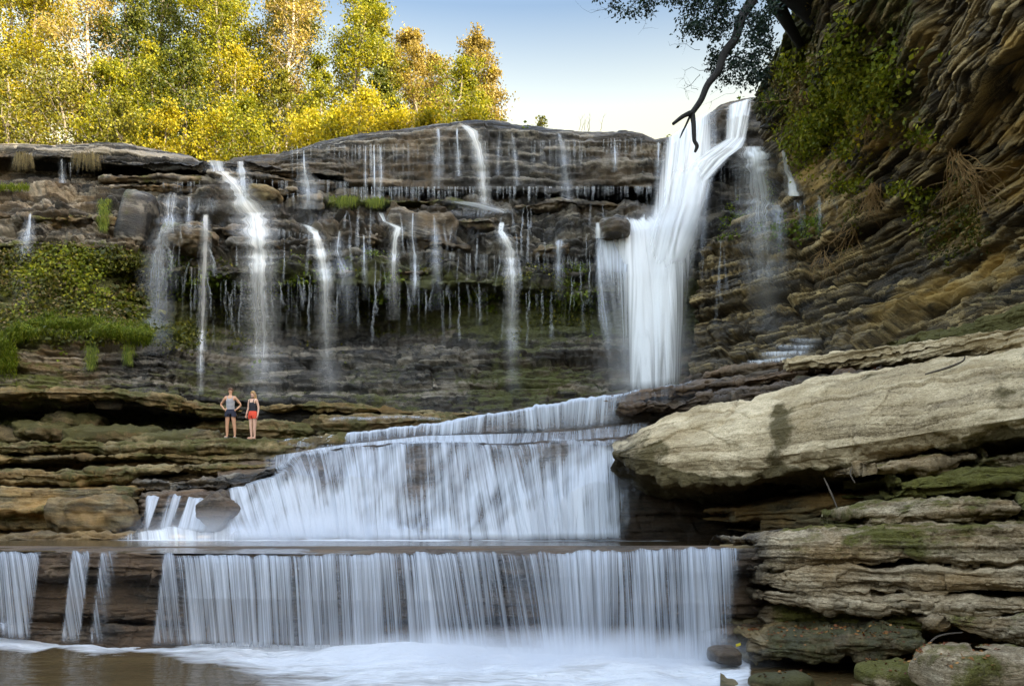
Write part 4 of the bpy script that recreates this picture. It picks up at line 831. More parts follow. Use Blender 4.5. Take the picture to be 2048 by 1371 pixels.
ST = [
 ("412,319,3,.0 416,320,6,.8 432,322,18,.8 436,344,18,.7", M_CASC, 'left strand of the notch waterfall'),
 ("482,321,12,.0 482,323,12,.75 484,342,14,.7 488,372,14,.62 490,394,12,.5", M_CASC, 'right strand of the notch waterfall'),
 ("446,342,24,.80 462,360,22,.78 478,384,20,.82 486,398,30,.90 494,412,36,.86 508,428,36,.80 512,446,38,.86 514,470,34,.86 516,500,30,.70 517,520,30,.84 519,560,30,.62 521,640,30,.50 523,720,30,.40 523,800,30,.10", M_FALL, 'broad stepped waterfall left of centre'),
 ("344,384,14,.55 343,400,18,.66 340,450,16,.60 328,470,20,.5 322,500,22,.60 314,530,26,.66 312,580,28,.55 308,640,30,.42 304,710,30,.08", M_THIN, 'thin stepped fall on the left above the green bank'),
 ("378,392,6,.62 377,450,5,.55 376,470,4,.1", M_THIN, 'short thin trickle beside the thin stepped fall'),
 ("412,428,10,.7 411,450,6,.72 413,480,10,.6 411,500,6,.85 407,560,6,.82 403,680,5,.72 401,790,4,.2", M_FALL, 'long narrow strand falling straight left of the broad fall'),
 ("607,300,2,.85 608,330,3,.8 609,346,10,.7 615,372,22,.60 616,398,22,.58 614,418,22,.4", M_THIN, 'thin fall stepping down under the curved caprock'),
 ("606,448,6,.75 620,456,12,.92 632,468,16,.90 640,490,18,.88 646,520,14,.76 650,560,13,.66 654,640,15,.50 660,790,20,.08", M_FALL, 'slanting waterfall in the centre left'),
 ("680,460,3,.8 677,500,8,.6 688,535,14,.6 696,580,14,.5 700,650,14,.1", M_THIN, 'small branching trickle right of the slanting fall'),
 ("727,470,2,.85 729,530,4,.7 730,600,3,.1", M_THIN, 'very thin thread right of the branching trickle'),
 ("760,424,8,.7 768,442,5,.8 793,455,12,.85 789,480,10,.8 786,520,9,.72 787,640,9,.15", M_FALL, 'thin bright fall left of the brown boulder'),
 ("826,425,3,.7 824,470,3,.6 829,512,6,.8 830,560,5,.8 826,610,9,.25", M_THIN, 'thread running down over the brown boulder'),
 ("868,430,4,.6 872,480,7,.62 872,540,8,.5 874,620,8,.1", M_THIN, 'thread to the right of the brown boulder'),
 ("908,468,3,.7 900,445,3,.7", M_THIN, None),
 ("1004,444,7,.9 1002,462,8,.95 1012,478,12,.95 1021,498,15,.95 1022,530,12,.80 1022,600,10,.66 1024,680,11,.40 1028,790,12,.04", M_FALL, 'bright narrow fall in the middle right of the cliff'),
 ("954,488,3,.85 953,535,2,.3", M_THIN, 'tiny thread beside the bright narrow fall'),
 ("1096,500,5,.6 1120,478,8,.75 1119,520,7,.7 1118,590,6,.1", M_THIN, None),
 ("1120,478,10,.75 1119,520,7,.7 1118,600,6,.1", M_THIN, 'thin fall between the narrow fall and the main fall'),
 ("926,249,14,.75 944,262,14,.85 958,300,13,.72 964,340,10,.62 968,398,9,.55 969,412,9,.2", M_FALL, 'brightest strand on the upper wall'),
 ("900,400,20,.55 940,406,46,.72 985,418,40,.75 1006,426,16,.5", M_CASC, 'thin sheet spreading over the mossy ledge'),
 ("876,256,5,.7 876,300,9,.58 875,374,8,.38", M_THIN, 'soft strand on the upper wall left of the brightest one'),
 ("914,256,3,.75 915,300,3,.6 918,352,4,.5", M_THIN, 'thin strand on the upper wall beside the brightest one'),
 ("748,290,2,.85 749,400,2.5,.85", M_THIN, 'thin straight thread on the left of the upper wall'),
 ("760,292,3,.75 762,345,3,.7 761,408,4,.6", M_THIN, 'second straight thread on the left of the upper wall'),
 ("731,290,1.5,.6 731,400,1.5,.6", M_THIN, 'faint straight thread on the far left of the upper wall'),
 ("1024,262,2,.6 1032,330,3,.55 1033,372,3,.4", M_THIN, 'kinked thread on the middle of the upper wall'),
 ("1000,262,2,.5 997,300,3,.4 997,350,3,.3", M_THIN, 'faint thread on the middle of the upper wall'),
 ("1118,266,8,.55 1128,300,9,.55 1134,400,10,.42", M_THIN, 'soft double strand right of the middle of the upper wall'),
 ("1229,276,3,.6 1231,325,4,.75 1229,345,3,.3", M_THIN, 'short kinked strand near the right of the upper wall'),
 ("1318,284,5,.8 1316,340,4,.6 1312,400,4,.2", M_THIN, 'thin strand left of the main fall lip'),
 ("1196,444,8,.85 1197,476,9,.85", M_FALL, 'little spout left of the round boulder'),
 ("1505,292,34,.75 1508,306,36,.80 1512,350,34,.62 1518,420,36,.55 1526,520,36,.40 1534,620,24,.22 1538,690,12,.05", M_FALL, 'veil of water right of the main fall'),
 ("1490,196,4,.3 1501,186,3,.5 1503,260,3,.4", M_THIN, None),
 ("1566,300,8,.72 1572,340,9,.66 1582,362,14,.75 1588,392,18,.8", M_FALL, 'short fan of water against the smooth ochre rock'),
 ("1549,408,20,.7 1556,440,16,.6 1562,500,9,.4 1564,580,6,.05", M_THIN, 'upper thin drop below the ochre rock'),
 ("1596,404,7,.62 1604,440,5,.5 1608,480,3,.05", M_THIN, 'thin thread over the dark block below the ochre rock'),
 ("1638,390,6,.55 1640,430,6,.5 1640,480,4,.05", M_THIN, 'thin thread at the right end of the dark block'),
 ("60,426,4,.8 57,452,8,.72 52,500,13,.5 44,570,16,.2 42,620,16,.0", M_THIN, 'forked thin fall at the far left'),
 ("124,318,4,.62 125,366,5,.55", M_THIN, 'pair of faint drips under the far left caprock'),
 ("137,318,3,.62 138,366,4,.5", M_THIN, None),
 ("412,344,16,.6 414,372,8,.3", M_THIN, None),
]
for p_, m_, l_ in ST:
    if l_ is None: l_ = None
    a0 = p_.split()
    ys_ = [float(t.split(',')[1]) for t in a0]
    if ys_ != sorted(ys_) or l_ is None: continue
    stream('waterfall', p_, m_, l_)
# diagonal film of water over the mid ledges, brightening edges
film = [(350, 470, 395, 430, .5), (450, 600, 400, 440, .42), (560, 700, 420, 470, .38), (590, 660, 400, 425, .5), (880, 1020, 410, 440, .5), (1030, 1180, 420, 520, .28), (700, 820, 410, 470, .33), (830, 990, 430, 500, .30), (420, 520, 430, 470, .4)]
for i, (a, b, y0, y1, d) in enumerate(film):
    stream('wet_film', f"{(a+b)/2},{y0},{(b-a)/2},{d*.7} {(a+b)/2},{(y0+y1)/2},{(b-a)/2},{d} {(a+b)/2},{y1},{(b-a)/2},{d*.4}", M_THIN, 'film of running water over the middle ledges', off=.05, halo=0)

# threads dripping from overhangs: many hair-thin ribbons in one mesh
def threads(name, items, mat, label, wpx=(.5, 1.1)):
    V = []; Fq = []; A = []
    rr = np.random.default_rng(55)
    for px, y0, y1, Y, d in items:
        n = 7; ww = rr.uniform(*wpx) ; x0 = rr.uniform(0, 500)
        for ang in (0, 1):
            base = len(V)
            for k in range(n):
                t = k / (n - 1); P = W(px, y0 + (y1 - y0) * t, Y); hw = ww * Y / F * (1 + t * .8)
                for s_ in (-1, 1):
                    V.append((P[0] + s_ * hw * (1 if ang == 0 else .1), P[1] + s_ * hw * (0 if ang == 0 else 1), P[2]))
                    A.append((x0 + s_ * .03, (y0 + (y1 - y0) * t) * Y / F, d * (1 - .75 * t) ))
            for k in range(n - 1): Fq.append((base + 2 * k, base + 2 * k + 1, base + 2 * k + 3, base + 2 * k + 2))
    o = newmesh(name, V, Fq, mat, attrs={'flow': A, 'fade': np.ones((len(V), 3))}); tag(o, label, kind='stuff'); return o
M_DRIP = water_mat('drip_water', fu=2, fv=.8, soft=.45, amax=.42, fine=.2, bump=0)
rr = np.random.default_rng(12)
M_TRICK = water_mat('trickle_water', fu=9, fv=.4, soft=.45, amax=.40, fine=.4)
it = []
def drip(x0, x1, n, ya, yb, la, lb, d=.6, off=.05):
    for px in rr.uniform(x0, x1, n):
        y0 = np.interp(px, [x0, x1], [ya, yb]); L = rr.uniform(la, lb)
        it.append((px, y0, y0 + L, frontY(px, y0 - 3, 1) - off, d * rr.uniform(.5, 1.1)))
drip(580, 1310, 120, 292, 276, 60, 110, .5, .08); drip(700, 1310, 210, 374, 372, 14, 34, .75); drip(690, 1300, 60, 300, 300, 30, 90, .45); drip(600, 700, 44, 356, 364, 20, 44, .6)
drip(540, 640, 22, 360, 364, 24, 44, .5); drip(430, 530, 18, 352, 360, 20, 44, .5); drip(570, 645, 16, 386, 390, 10, 34, .6)
drip(320, 400, 24, 365, 362, 12, 30, .5); drip(520, 620, 34, 450, 470, 25, 60, .5); drip(620, 780, 34, 480, 500, 20, 90, .45)
drip(780, 1000, 60, 500, 510, 30, 110, .45); drip(1040, 1190, 50, 500, 520, 30, 110, .45); drip(440, 620, 30, 560, 560, 60, 260, .36)
drip(600, 1190, 60, 570, 590, 40, 150, .34); drip(1400, 1500, 30, 330, 320, 30, 120, .5); drip(1400, 1560, 26, 440, 440, 40, 140, .4); drip(1580, 1680, 30, 400, 400, 14, 50, .55)
drip(300, 420, 24, 520, 540, 30, 140, .4); drip(130, 160, 6, 325, 325, 20, 40, .4); drip(560, 690, 12, 700, 700, 40, 90, .25); drip(960, 1200, 20, 640, 640, 40, 100, .25)
LIPS = []
for i_ in range(150, 196):
    for j_ in range(150, 450):
        if DB[i_, j_] < 90 and DB[i_ + 3, j_] < 90 and DB[i_ + 3, j_] - DB[i_, j_] > .22: LIPS.append((j_ * 4 - 300 + 2, i_ * 4 - 200 + 2))
print('lips', len(LIPS))
# short trickles that follow the rock over the middle ledges
def trickles(n, label):
    V = []; Fq = []; A = []; Fd = []; rq = np.random.default_rng(91)
    for i in range(n):
        j_ = rq.integers(len(LIPS)); x, y = LIPS[j_]; L = rq.uniform(20, 130); w_ = rq.uniform(.7, 3.0) * (1.7 if rq.random() < .15 else 1)
        d = rq.uniform(.45, .85); Yq = 99; x0 = rq.uniform(0, 900); m = int(L / 3) + 3; base = len(V); dr = rq.normal() * .25 if rq.random() < .5 else 0
        for k in range(m):
            t = k / (m - 1); yy = y + L * t; x += dr * 3 * (1 - t) + rq.normal() * .5; ww = w_ * (.5 + t) * rq.uniform(.7, 1.3)
            Yq = min(Yq + .01, frontY(x, yy, 1) - .07)
            for s_ in (-1, 0, 1):
                V.append(W(x + s_ * ww, yy, Yq - (.03 if s_ == 0 else 0))); A.append((x0 + s_ * ww * .02, yy * .02, d)); f_ = (1 if s_ == 0 else .25) * math.sin(math.pi * min(1, t * .9 + .1)) ** .6; Fd.append((f_, f_, f_))
        for k in range(m - 1):
            for c_ in (0, 1): b = base + 3 * k + c_; Fq.append((b, b + 1, b + 4, b + 3))
    o = newmesh('water_trickles', V, Fq, M_TRICK, attrs={'flow': A, 'fade': Fd}); tag(o, label, kind='stuff')
trickles(150, 'small trickles of water running down between the middle ledges')
threads('water_threads', it, M_DRIP, 'hair-thin threads of water dripping from every ledge of the cliff')

# upper cascade lip, running diagonally
cw = np.arange(548, 1425, 1.8)
def r6(a, b, c_=cw): return rowpx(a, b, c_)
def sh(s, d): return ' '.join(f'{a}:{b + d:.1f}' for a, b in zip(*pl(s)))
rows = [r6(sh(lip3, 1), addY(lip3Y, .8)), r6(sh(lip3, -3), addY(lip3Y, -.12)), r6(sh(lip3, 4), addY(lip3Y, -.34)), r6(sh(face3, -1), addY(f3Y, -.48))]
def d3(px, py, ri):
    n = fbm(np.stack([px / 60., py * 0, py * 0], -1), 1, 3, 71)
    b = np.interp(px, [548, 570, 600, 850, 1000, 1200, 1260, 1330, 1425], [0, .35, .62, .74, .72, .60, .38, .34, .2]) + (n - .5) * .5
    top = np.clip(1.15 - .35 * np.abs(ri - 1.2), .4, 1.2)
    return (b * top + .12 * (ri < 1.6)) * 1.06
sheet('waterfall', rows, d3, M_CASC, 'upper cascade spilling over the long diagonal lip', ripple=.07, rf=4)
cw2 = np.arange(526, 1300, 1.8)
rows = [r6(sh(face3, -3), addY(f3Y, -.44), cw2), r6(sh(face3, 2), addY(f3Y, -.7), cw2), r6(sh(lip2, -3), addY(lip2Y, -.15), cw2)]
def dt(px, py, ri): return np.interp(px, [526, 560, 640, 700, 960, 1040, 1200, 1300], [.3, .6, .85, .8, .85, .55, .5, .5])
sheet('waterfall', rows, dt, M_CASC, 'thin shelf of white water between the two cascades', ripple=.04, rf=3)
cw3 = np.arange(452, 1302, 1.8)
base2f = "270:1084 600:1088 900:1086 1290:1082"
midY = "270:24.3 420:24.1 470:24.2 520:24.3 600:24.5 700:24.5 850:24.2 1000:23.6 1150:23.0 1290:22.5"
rows = [r6(sh(lip2, 0), addY(lip2Y, .7), cw3), r6(sh(lip2, -4), addY(lip2Y, -.18), cw3), r6(sh(lip2, 6), addY(lip2Y, -.42), cw3), r6(sh(mid2, -26), addY(midY, .05), cw3), r6(sh(mid2, 8), addY(midY, -.22), cw3), r6(sh(mid2, 40), addY(midY, -.50), cw3), r6(sh(base2f, -30), addY(midY, -.85), cw3), r6(base2f, addY(midY, -1.0), cw3)]
jn = (fbm(np.stack([cw3 / 75., 0 * cw3, 0 * cw3], -1), 1, 2, 78) - .5)
for k_, g_ in ((3, 22), (4, 26), (5, 26)): rows[k_][:, 1] += jn * g_ * 2.0
for k_, g_ in ((4, .12), (5, .18)): rows[k_][:, 2] -= np.clip(jn + .1, 0, 1) * g_
def d2(px, py, ri):
    n = fbm(np.stack([px / 70., ri * .5, py * 0], -1), 1, 3, 72)
    n2 = fbm(np.stack([px / 26. + py / 60., py / 50., py * 0], -1), 1, 3, 75)
    b = np.interp(px, [452, 470, 600, 900, 1100, 1210, 1240, 1302], [0, .6, .70, .66, .64, .66, .40, .0]) + (n - .5) * .8 + (n2 - .5) * .5
    return b * np.clip(.82 + .06 * ri, 0, 1.25)  + .40 * sst(5, 7, ri) * sst(1290, 1200, px) + .25 * (1 - sst(640, 760, px)) * sst(3, 5, ri) - .2 * sst(1.15, .9, ri)
sheet('waterfall', rows, d2, M_CASC, 'wide middle cascade pouring into the brown pool', ripple=.16, rf=2.2, lean=-.12)
# low falls on the left of the middle cascade
cw4 = np.arange(288, 440, 1.6)
rows = [r6("288:986 360:982 440:982", "288:25.6 440:25.6", cw4), r6("288:992 350:986 440:992", "288:24.9 440:24.7", cw4), r6("288:1000 350:996 440:1004", "288:24.6 440:24.4", cw4), r6("288:1062 440:1066", "288:24.0 440:23.7", cw4)]
sheet('waterfall', rows, lambda px, py, ri: np.interp(px + (py - 990) * .35, [288, 296, 318, 322, 332, 352, 358, 366, 376, 380, 420, 428, 440, 460], [0, .8, .8, .1, .1, .85, .8, .2, .1, .85, .85, .8, .5, 0]) * np.clip(.5 + ri * .4, 0, 1), M_CASC, 'low three-part fall beside the brown pointed boulder', ripple=.07, rf=3, lean=.2)
cw5 = np.arange(180, 560, 1.8)
rows = [r6("180:1084 240:1070 290:1050 340:1048 400:1058 440:1052 470:1030 520:1020 560:1030", "180:24.0 290:24.2 560:24.0", cw5), r6("180:1085 240:1074 290:1058 340:1056 400:1066 440:1060 470:1040 520:1034 560:1040", "180:23.5 290:23.6 560:23.5", cw5), r6("180:1088 240:1084 560:1080", "180:23.1 290:23.1 560:22.9", cw5), r6("180:1092 560:1090", "180:22.9 560:22.7", cw5)]
sheet('white_water', rows, lambda px, py, ri: sst(185, 330, px) * .78 * sst(-.1, 1.2, ri) * sst(560, 400, px), M_FALL, 'foaming white water running off to the left of the middle cascade', ripple=.12, rf=1.2)
# front fall
cw6 = np.arange(-300, 1490, 1.4)
LP = sh(LIPP, -2)
rows = [r6(sh(LIPP, -7), addY(LIPY, .7), cw6), r6(LP, addY(LIPY, -.03), cw6), r6(sh(LIPP, 3), addY(LIPY, -.12), cw6), r6(sh(LIPP, 12), addY(LIPY, -.20), cw6), r6(sh(LIPP, 26), addY(LIPY, -.27), cw6), r6(sh(LIPP, 46), addY(LIPY, -.34), cw6), r6("-300:1190 320:1194 700:1200 1480:1208", addY(LIPY, -.46), cw6), r6("-300:1278 0:1280 320:1294 700:1306 1100:1322 1300:1340 1480:1350", addY(LIPY, -.58), cw6)]
def d1(px, py, ri):
    q = px + (py - 1106) * .12
    n = fbm(np.stack([q / 42., py * 0, py * 0], -1), 1, 3, 73); n2 = fbm(np.stack([q / 150., py * 0, py * 0], -1), 1, 2, 74)
    b = np.interp(q, [-300, 60, 78, 84, 118, 140, 146, 178, 184, 196, 204, 226, 240, 310, 322, 330, 1440, 1470, 1490], [.6, .7, .5, .10, .10, .10, .66, .6, .10, .10, .62, .42, .14, .16, .2, .68, .70, .5, .0])
    b = b + ((n - .5) * .50 + (n2 - .5) * .12) * (q > 322)
    up = np.interp(ri, [0, .8, 1, 2, 7], [0, .15, .85, 1, .92])
    return b * up
sheet('waterfall', rows, d1, M_FRONT, 'long low waterfall pouring over the front ledge', ripple=.055, rf=7, step=1.8, lean=-.12)
# little falls further left upstream of the front ledge
cw7 = np.arange(-120, 76, 1.6)
rows = [r6("-120:1098 76:1100", "-120:16.6 76:16.6", cw7), r6("-120:1101 76:1104", "-120:15.8 76:15.6", cw7), r6("-120:1116 76:1114", "-120:15.6 76:15.4", cw7)]
sheet('waterfall', rows, lambda px, py, ri: .7 * sst(76, 60, px) + 0 * px, M_CASC, 'small upper step of the front fall at the left edge', ripple=.03, rf=6)
rows = [r6("-120:1236 76:1238", "-120:14.1 76:13.9", cw7), r6("-120:1240 76:1246", "-120:13.5 76:13.4", cw7), r6("-120:1272 76:1272", "-120:13.3 76:13.3", cw7)]
sheet('white_water', rows, lambda px, py, ri: .6 * sst(76, -10, px) * sst(-.1, .9, ri) * sst(2.1, 1.2, ri), M_FRONT, 'white water spreading over the step at the left edge', ripple=.05, rf=1.5)
cw8 = np.arange(1372, 1486, 1.4)
rows = [r6("1372:1262 1430:1252 1486:1250", "1372:12.6 1486:12.3", cw8), r6("1372:1272 1430:1262 1486:1258", "1372:12.2 1486:12.0", cw8), r6("1372:1330 1486:1300", "1372:11.9 1486:11.8", cw8)]
sheet('white_water', rows, lambda px, py, ri: .40 * edge(px, 1372, 1486, 45) * sst(0, .8, ri) * sst(2, 1.2, ri), M_FRONT, 'white water stepping off a block at the right end of the front fall', ripple=.05, rf=3)
# spray-covered steps at the foot of the cliff on the right
for i, (x0, x1, ya, yb, Yq, d) in enumerate([(1556, 1660, 674, 680, 25.6, .40), (1530, 1650, 690, 690, 25.8, .5), (1500, 1636, 706, 700, 25.9, .58), (1474, 1610, 724, 712, 26.0, .55), (1400, 1470, 722, 716, 28.2, .3)]):
    c_ = np.arange(x0, x1, 2.0)
    g = lambda dy, dY: np.stack([c_, np.interp(c_, [x0, x1], [ya, yb]) + dy, Yq - (c_ - x0) * .014 + dY], -1)
    sheet('white_water', [g(-3, .5), g(0, 0), g(8, -.15), g(22, -.3)], lambda px, py, ri, a=x0, b=x1, d=d: d * edge(px, a, b, 40) * np.interp(ri, [0, 1, 2, 3], [.3, 1.1, .7, 0]), M_FALL, 'soft white steps of spray at the foot of the right cliff', ripple=.05)
# spray on the low rocks behind the lip
for i, (x0, x1, y, Yq) in enumerate([(640, 760, 834, 29.6), (700, 900, 832, 29.2), (255, 330, 878, 28.0), (330, 430, 886, 28.0)]):
    c_ = np.arange(x0, x1, 2.0)
    g = lambda dy, dY: np.stack([c_, y + dy + 8 * ((c_ - (x0 + x1) / 2) / (x1 - x0) * 2) ** 2, Yq + dY + 0 * c_], -1)
    sheet('white_water', [g(-3, .3), g(0, 0), g(9, -.2)], lambda px, py, ri, a=x0, b=x1: .55 * edge(px, a, b, 26) * np.interp(ri, [0, 1, 2], [.5, 1, 0]), M_VEIL, 'faint white runnel on the rock shelf', ripple=.02)

# ---------- drifting spray ----------
def mist(c, size, dens, label, scale=1.2):
    T = NT('spray'); oc = T.n('ShaderNodeTexCoord').outputs['Object']
    ln = T.n('ShaderNodeVectorMath', operation='LENGTH'); T.l(T.map(oc, tuple(1 / q for q in size)), ln.inputs[0])
    fo = T.math('SUBTRACT', 1.0, ln.outputs[1] if len(ln.outputs) > 1 else ln.outputs[0], clamp=True)
    nz_ = T.noise(oc, scale, 3, .6)
    dd = T.math('MULTIPLY', T.math('MULTIPLY', T.math('POWER', fo, 1.3), T.math('MULTIPLY_ADD', nz_, 2.4, -.65, clamp=True)), dens)
    Vv = T.n('ShaderNodeVolumePrincipled'); T.l(dd, Vv.inputs['Density']); Vv.inputs['Color'].default_value = (.92, .95, 1, 1); Vv.inputs['Anisotropy'].default_value = 0.2
    T.l(Vv.outputs[0], T.out.inputs[1])
    u = np.linspace(0, 2 * np.pi, 24, endpoint=False); v = np.linspace(.02, np.pi - .02, 14); V_, U = np.meshgrid(v, u, indexing='ij')
    G = np.stack([size[0] * np.sin(V_) * np.cos(U), size[1] * np.sin(V_) * np.sin(U), size[2] * np.cos(V_)], -1)
    Fq = gridfaces(14, 24, wrap=True); o = newmesh('mist', G, Fq, T.m); o.location = c; tag(o, label, kind='stuff')
mist((.5, 12.2, .02), (4.6, .9, .62), 8.0, 'white spray boiling up at the foot of the front waterfall', 1.6)
mist(wc(1295, 740, 30.2), (2.6, 1.6, 3.6), .35, 'spray drifting at the foot of the main waterfall', .6)
mist(wc(1330, 455, 32.2), (1.9, 1.3, 1.1), 1.2, 'burst of spray where the main waterfall strikes the ledge', 1.0)
mist((wc(560, 1060, 23.1)), (5.4, 1.1, .8), 1.6, 'spray along the foot of the middle cascade', 1.2)
# ===== p6_trees
# ---------- trees ----------
def tubes(paths, sides=5):
    """paths: list of (pts (n,3), radii (n,)) -> V,F"""
    V = []; Fq = []; b = 0
    for P, rad in paths:
        P = np.asarray(P, float); n = len(P)
        T = np.gradient(P, axis=0); T /= (np.linalg.norm(T, axis=1, keepdims=True) + 1e-9)
        ref = np.array([0, 0, 1.0]) if abs(T[0, 2]) < .8 else np.array([1.0, 0, 0])
        A = np.cross(T, ref); A /= (np.linalg.norm(A, axis=1, keepdims=True) + 1e-9); B = np.cross(T, A)
        an = np.linspace(0, 2 * np.pi, sides, endpoint=False)
        ring = P[:, None] + np.asarray(rad)[:, None, None] * (A[:, None] * np.cos(an)[None, :, None] + B[:, None] * np.sin(an)[None, :, None])
        V.append(ring.reshape(-1, 3)); Fq.append(gridfaces(n, sides, wrap=True) + b); b += n * sides
    return np.concatenate(V), np.concatenate(Fq)
def leafquads(P, size, rg, up=.3, nrm=None, asp=.62, tint=None):
    """kite-shaped leaf at every point"""
    n = len(P)
    N = rg.normal(size=(n, 3)); N[:, 2] += up
    if nrm is not None: N = N * .8 + nrm
    N /= np.linalg.norm(N, axis=1, keepdims=True)
    t = rg.normal(size=(n, 3)); A = np.cross(N, t); A /= np.linalg.norm(A, axis=1, keepdims=True); B = np.cross(N, A)
    s = (size * rg.uniform(.65, 1.35, n))[:, None]
    V = np.stack([P - A * s * .5, P + B * s * asp * .5 - A * s * .05, P + A * s * .5 - N * s * .08, P - B * s * asp * .5 - A * s * .05], 1).reshape(-1, 3)
    Fq = np.arange(n * 4).reshape(-1, 4)
    if tint is None: tint = np.stack([rg.uniform(0, 1, n), rg.uniform(0, 1, n), np.zeros(n)], -1)
    return V, Fq, np.repeat(tint, 4, axis=0)
M_BARK = plain_mat('grey_bark', (0.10, 0.085, 0.065), (0.20, 0.17, 0.13), 12, .9, .4, (1, 1, .3))
M_BIRCH = plain_mat('pale_bark', (0.20, 0.165, 0.125), (0.36, 0.31, 0.24), 10, .8, .3, (1, 1, .3))
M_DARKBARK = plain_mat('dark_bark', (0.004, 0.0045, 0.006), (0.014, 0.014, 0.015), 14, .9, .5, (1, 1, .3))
LM = dict(
 gold=leaf_mat('golden_leaves', (.11, .12, .006), (.27, .235, .008), (.42, .32, .012), .5),
 yellow=leaf_mat('yellow_leaves', (.18, .18, .010), (.36, .31, .014), (.48, .38, .02), .5),
 lime=leaf_mat('yellow_green_leaves', (.075, .095, .005), (.19, .195, .008), (.34, .29, .012), .45),
 olive=leaf_mat('olive_leaves', (.055, .065, .007), (.14, .14, .011), (.26, .22, .018), .4),
 green=leaf_mat('dark_green_leaves', (.018, .030, .004), (.060, .078, .006), (.16, .16, .010), .4),
 tan=leaf_mat('orange_tan_leaves', (.12, .09, .022), (.25, .185, .04), (.36, .27, .055), .4),
 over=leaf_mat('bluish_green_leaves', (.005, .018, .018), (.010, .028, .026), (.025, .045, .03), .3),  # dark bluish-green leaf colour
 ivy=leaf_mat('ivy_leaves', (.025, .035, .006), (.075, .088, .011), (.20, .18, .02), .35),
 fern=leaf_mat('fern_leaves', (.06, .10, .008), (.13, .19, .015), (.22, .26, .03), .4),
 dry=leaf_mat('dry_stems', (.08, .065, .025), (.14, .11, .04), (.2, .16, .06), .2),
)
def tree(name, px, ytop, Y, kind, w, cs=.25, nb=30, leaves=14000, ls=.155, bark=None, seed=0, label='', zb=None, lean=0., conic=.0, sparse=1.0, group=None):
    rg = np.random.default_rng(seed + 900)
    X = (px - 1024) * Y / F; zb = 17.0 if zb is None else zb
    zt = CAMZ + (HZ - ytop) * Y / F; H = max(2.0, zt - zb); Rr = w * Y / F / 2
    root = empty(name, (X, Y, zb)); tag(root, label, 'tree', group)
    # trunk with a wandering axis
    n = 12; t = np.linspace(0, 1, n); wob = np.cumsum(rg.normal(size=(n, 2)) * H * .012, axis=0)
    tr = np.stack([lean * H * t + wob[:, 0], wob[:, 1], H * .97 * t], -1)
    r0 = .035 * H ** .8 * (.6 + .4 * rg.random())
    paths = [(tr, r0 * (1 - .9 * t) + .012)]; br = []
    pts = []
    for i in range(nb):
        f = cs + (1 - cs) * (i + rg.random()) / nb; f = min(f, .985)
        p0 = np.array([np.interp(f, t, tr[:, k]) for k in range(3)])
        prof = (np.sin(np.pi * min(1, (f - cs) / (1 - cs) * .86 + .12)) ** .6) * (1 - conic) + conic * (1.05 - f) / (1.05 - cs)
        L = Rr * prof * rg.uniform(.7, 1.15)
        az = i * 2.4 + rg.random(); el = rg.uniform(.1, .7)
        d = np.array([math.cos(az) * math.cos(el), math.sin(az) * math.cos(el), math.sin(el)])
        m = 6; q = np.linspace(0, 1, m)[:, None]
        bp_ = p0 + d * L * q + np.array([0, 0, 1]) * (q ** 2) * L * rg.uniform(-.15, .25) + np.cumsum(rg.normal(size=(m, 3)) * L * .035, axis=0)
        rb = max(.012, r0 * (1 - f) * .45)
        br.append((bp_, rb * (1 - .85 * q[:, 0]) + .005))
        for k in range(3, m): pts.append((bp_[k], .38 * L * .7 + .25))
        for s_ in range(4):
            k = rg.integers(2, m - 1); dd = rg.normal(size=3); dd[2] += .3; dd /= np.linalg.norm(dd)
            l2 = L * rg.uniform(.25, .5); qq = np.linspace(0, 1, 4)[:, None]
            b2 = bp_[k] + dd * l2 * qq + np.cumsum(rg.normal(size=(4, 3)) * l2 * .05, axis=0)
            br.append((b2, rb * .4 * (1 - .8 * qq[:, 0]) + .004)); pts.append((b2[-1], .30 * L * .6 + .2)); pts.append((b2[2], .2 * L + .15))
    V, Fq = tubes(paths, 7); V2, F2 = tubes(br, 4); newmesh('trunk', np.concatenate([V, V2]), np.concatenate([Fq, F2 + len(V)]), bark or M_BARK, root)
    c = np.array([p for p, _ in pts]); sd_ = np.array([s for _, s in pts])
    keep = rg.random(len(c)) < sparse; c = c[keep]; sd_ = sd_[keep]
    leaves = int(leaves * np.clip(Rr * H / 26, .25, 1.9)); idx = rg.integers(0, len(c), leaves)
    P = c[idx] + np.clip(rg.normal(size=(leaves, 3)), -2, 2) * (np.minimum(sd_[idx], .8) * .62)[:, None] * [1, 1, .7]
    cl = rg.random(len(c))[idx]; cl2 = rg.random(len(c))[idx]
    tint = np.stack([np.clip(cl * .75 + rg.normal(size=leaves) * .18 + .1, 0, 1), rg.random(leaves) * .5 + cl2 * .5, 0 * cl], -1)
    V, Fq, tn = leafquads(P, ls, rg, .5, tint=tint)
    newmesh('crown', V, Fq, LM[kind], root, smooth=False, attrs={'tint': tn})
    return root
TG = 'autumn trees on the plateau behind the falls'
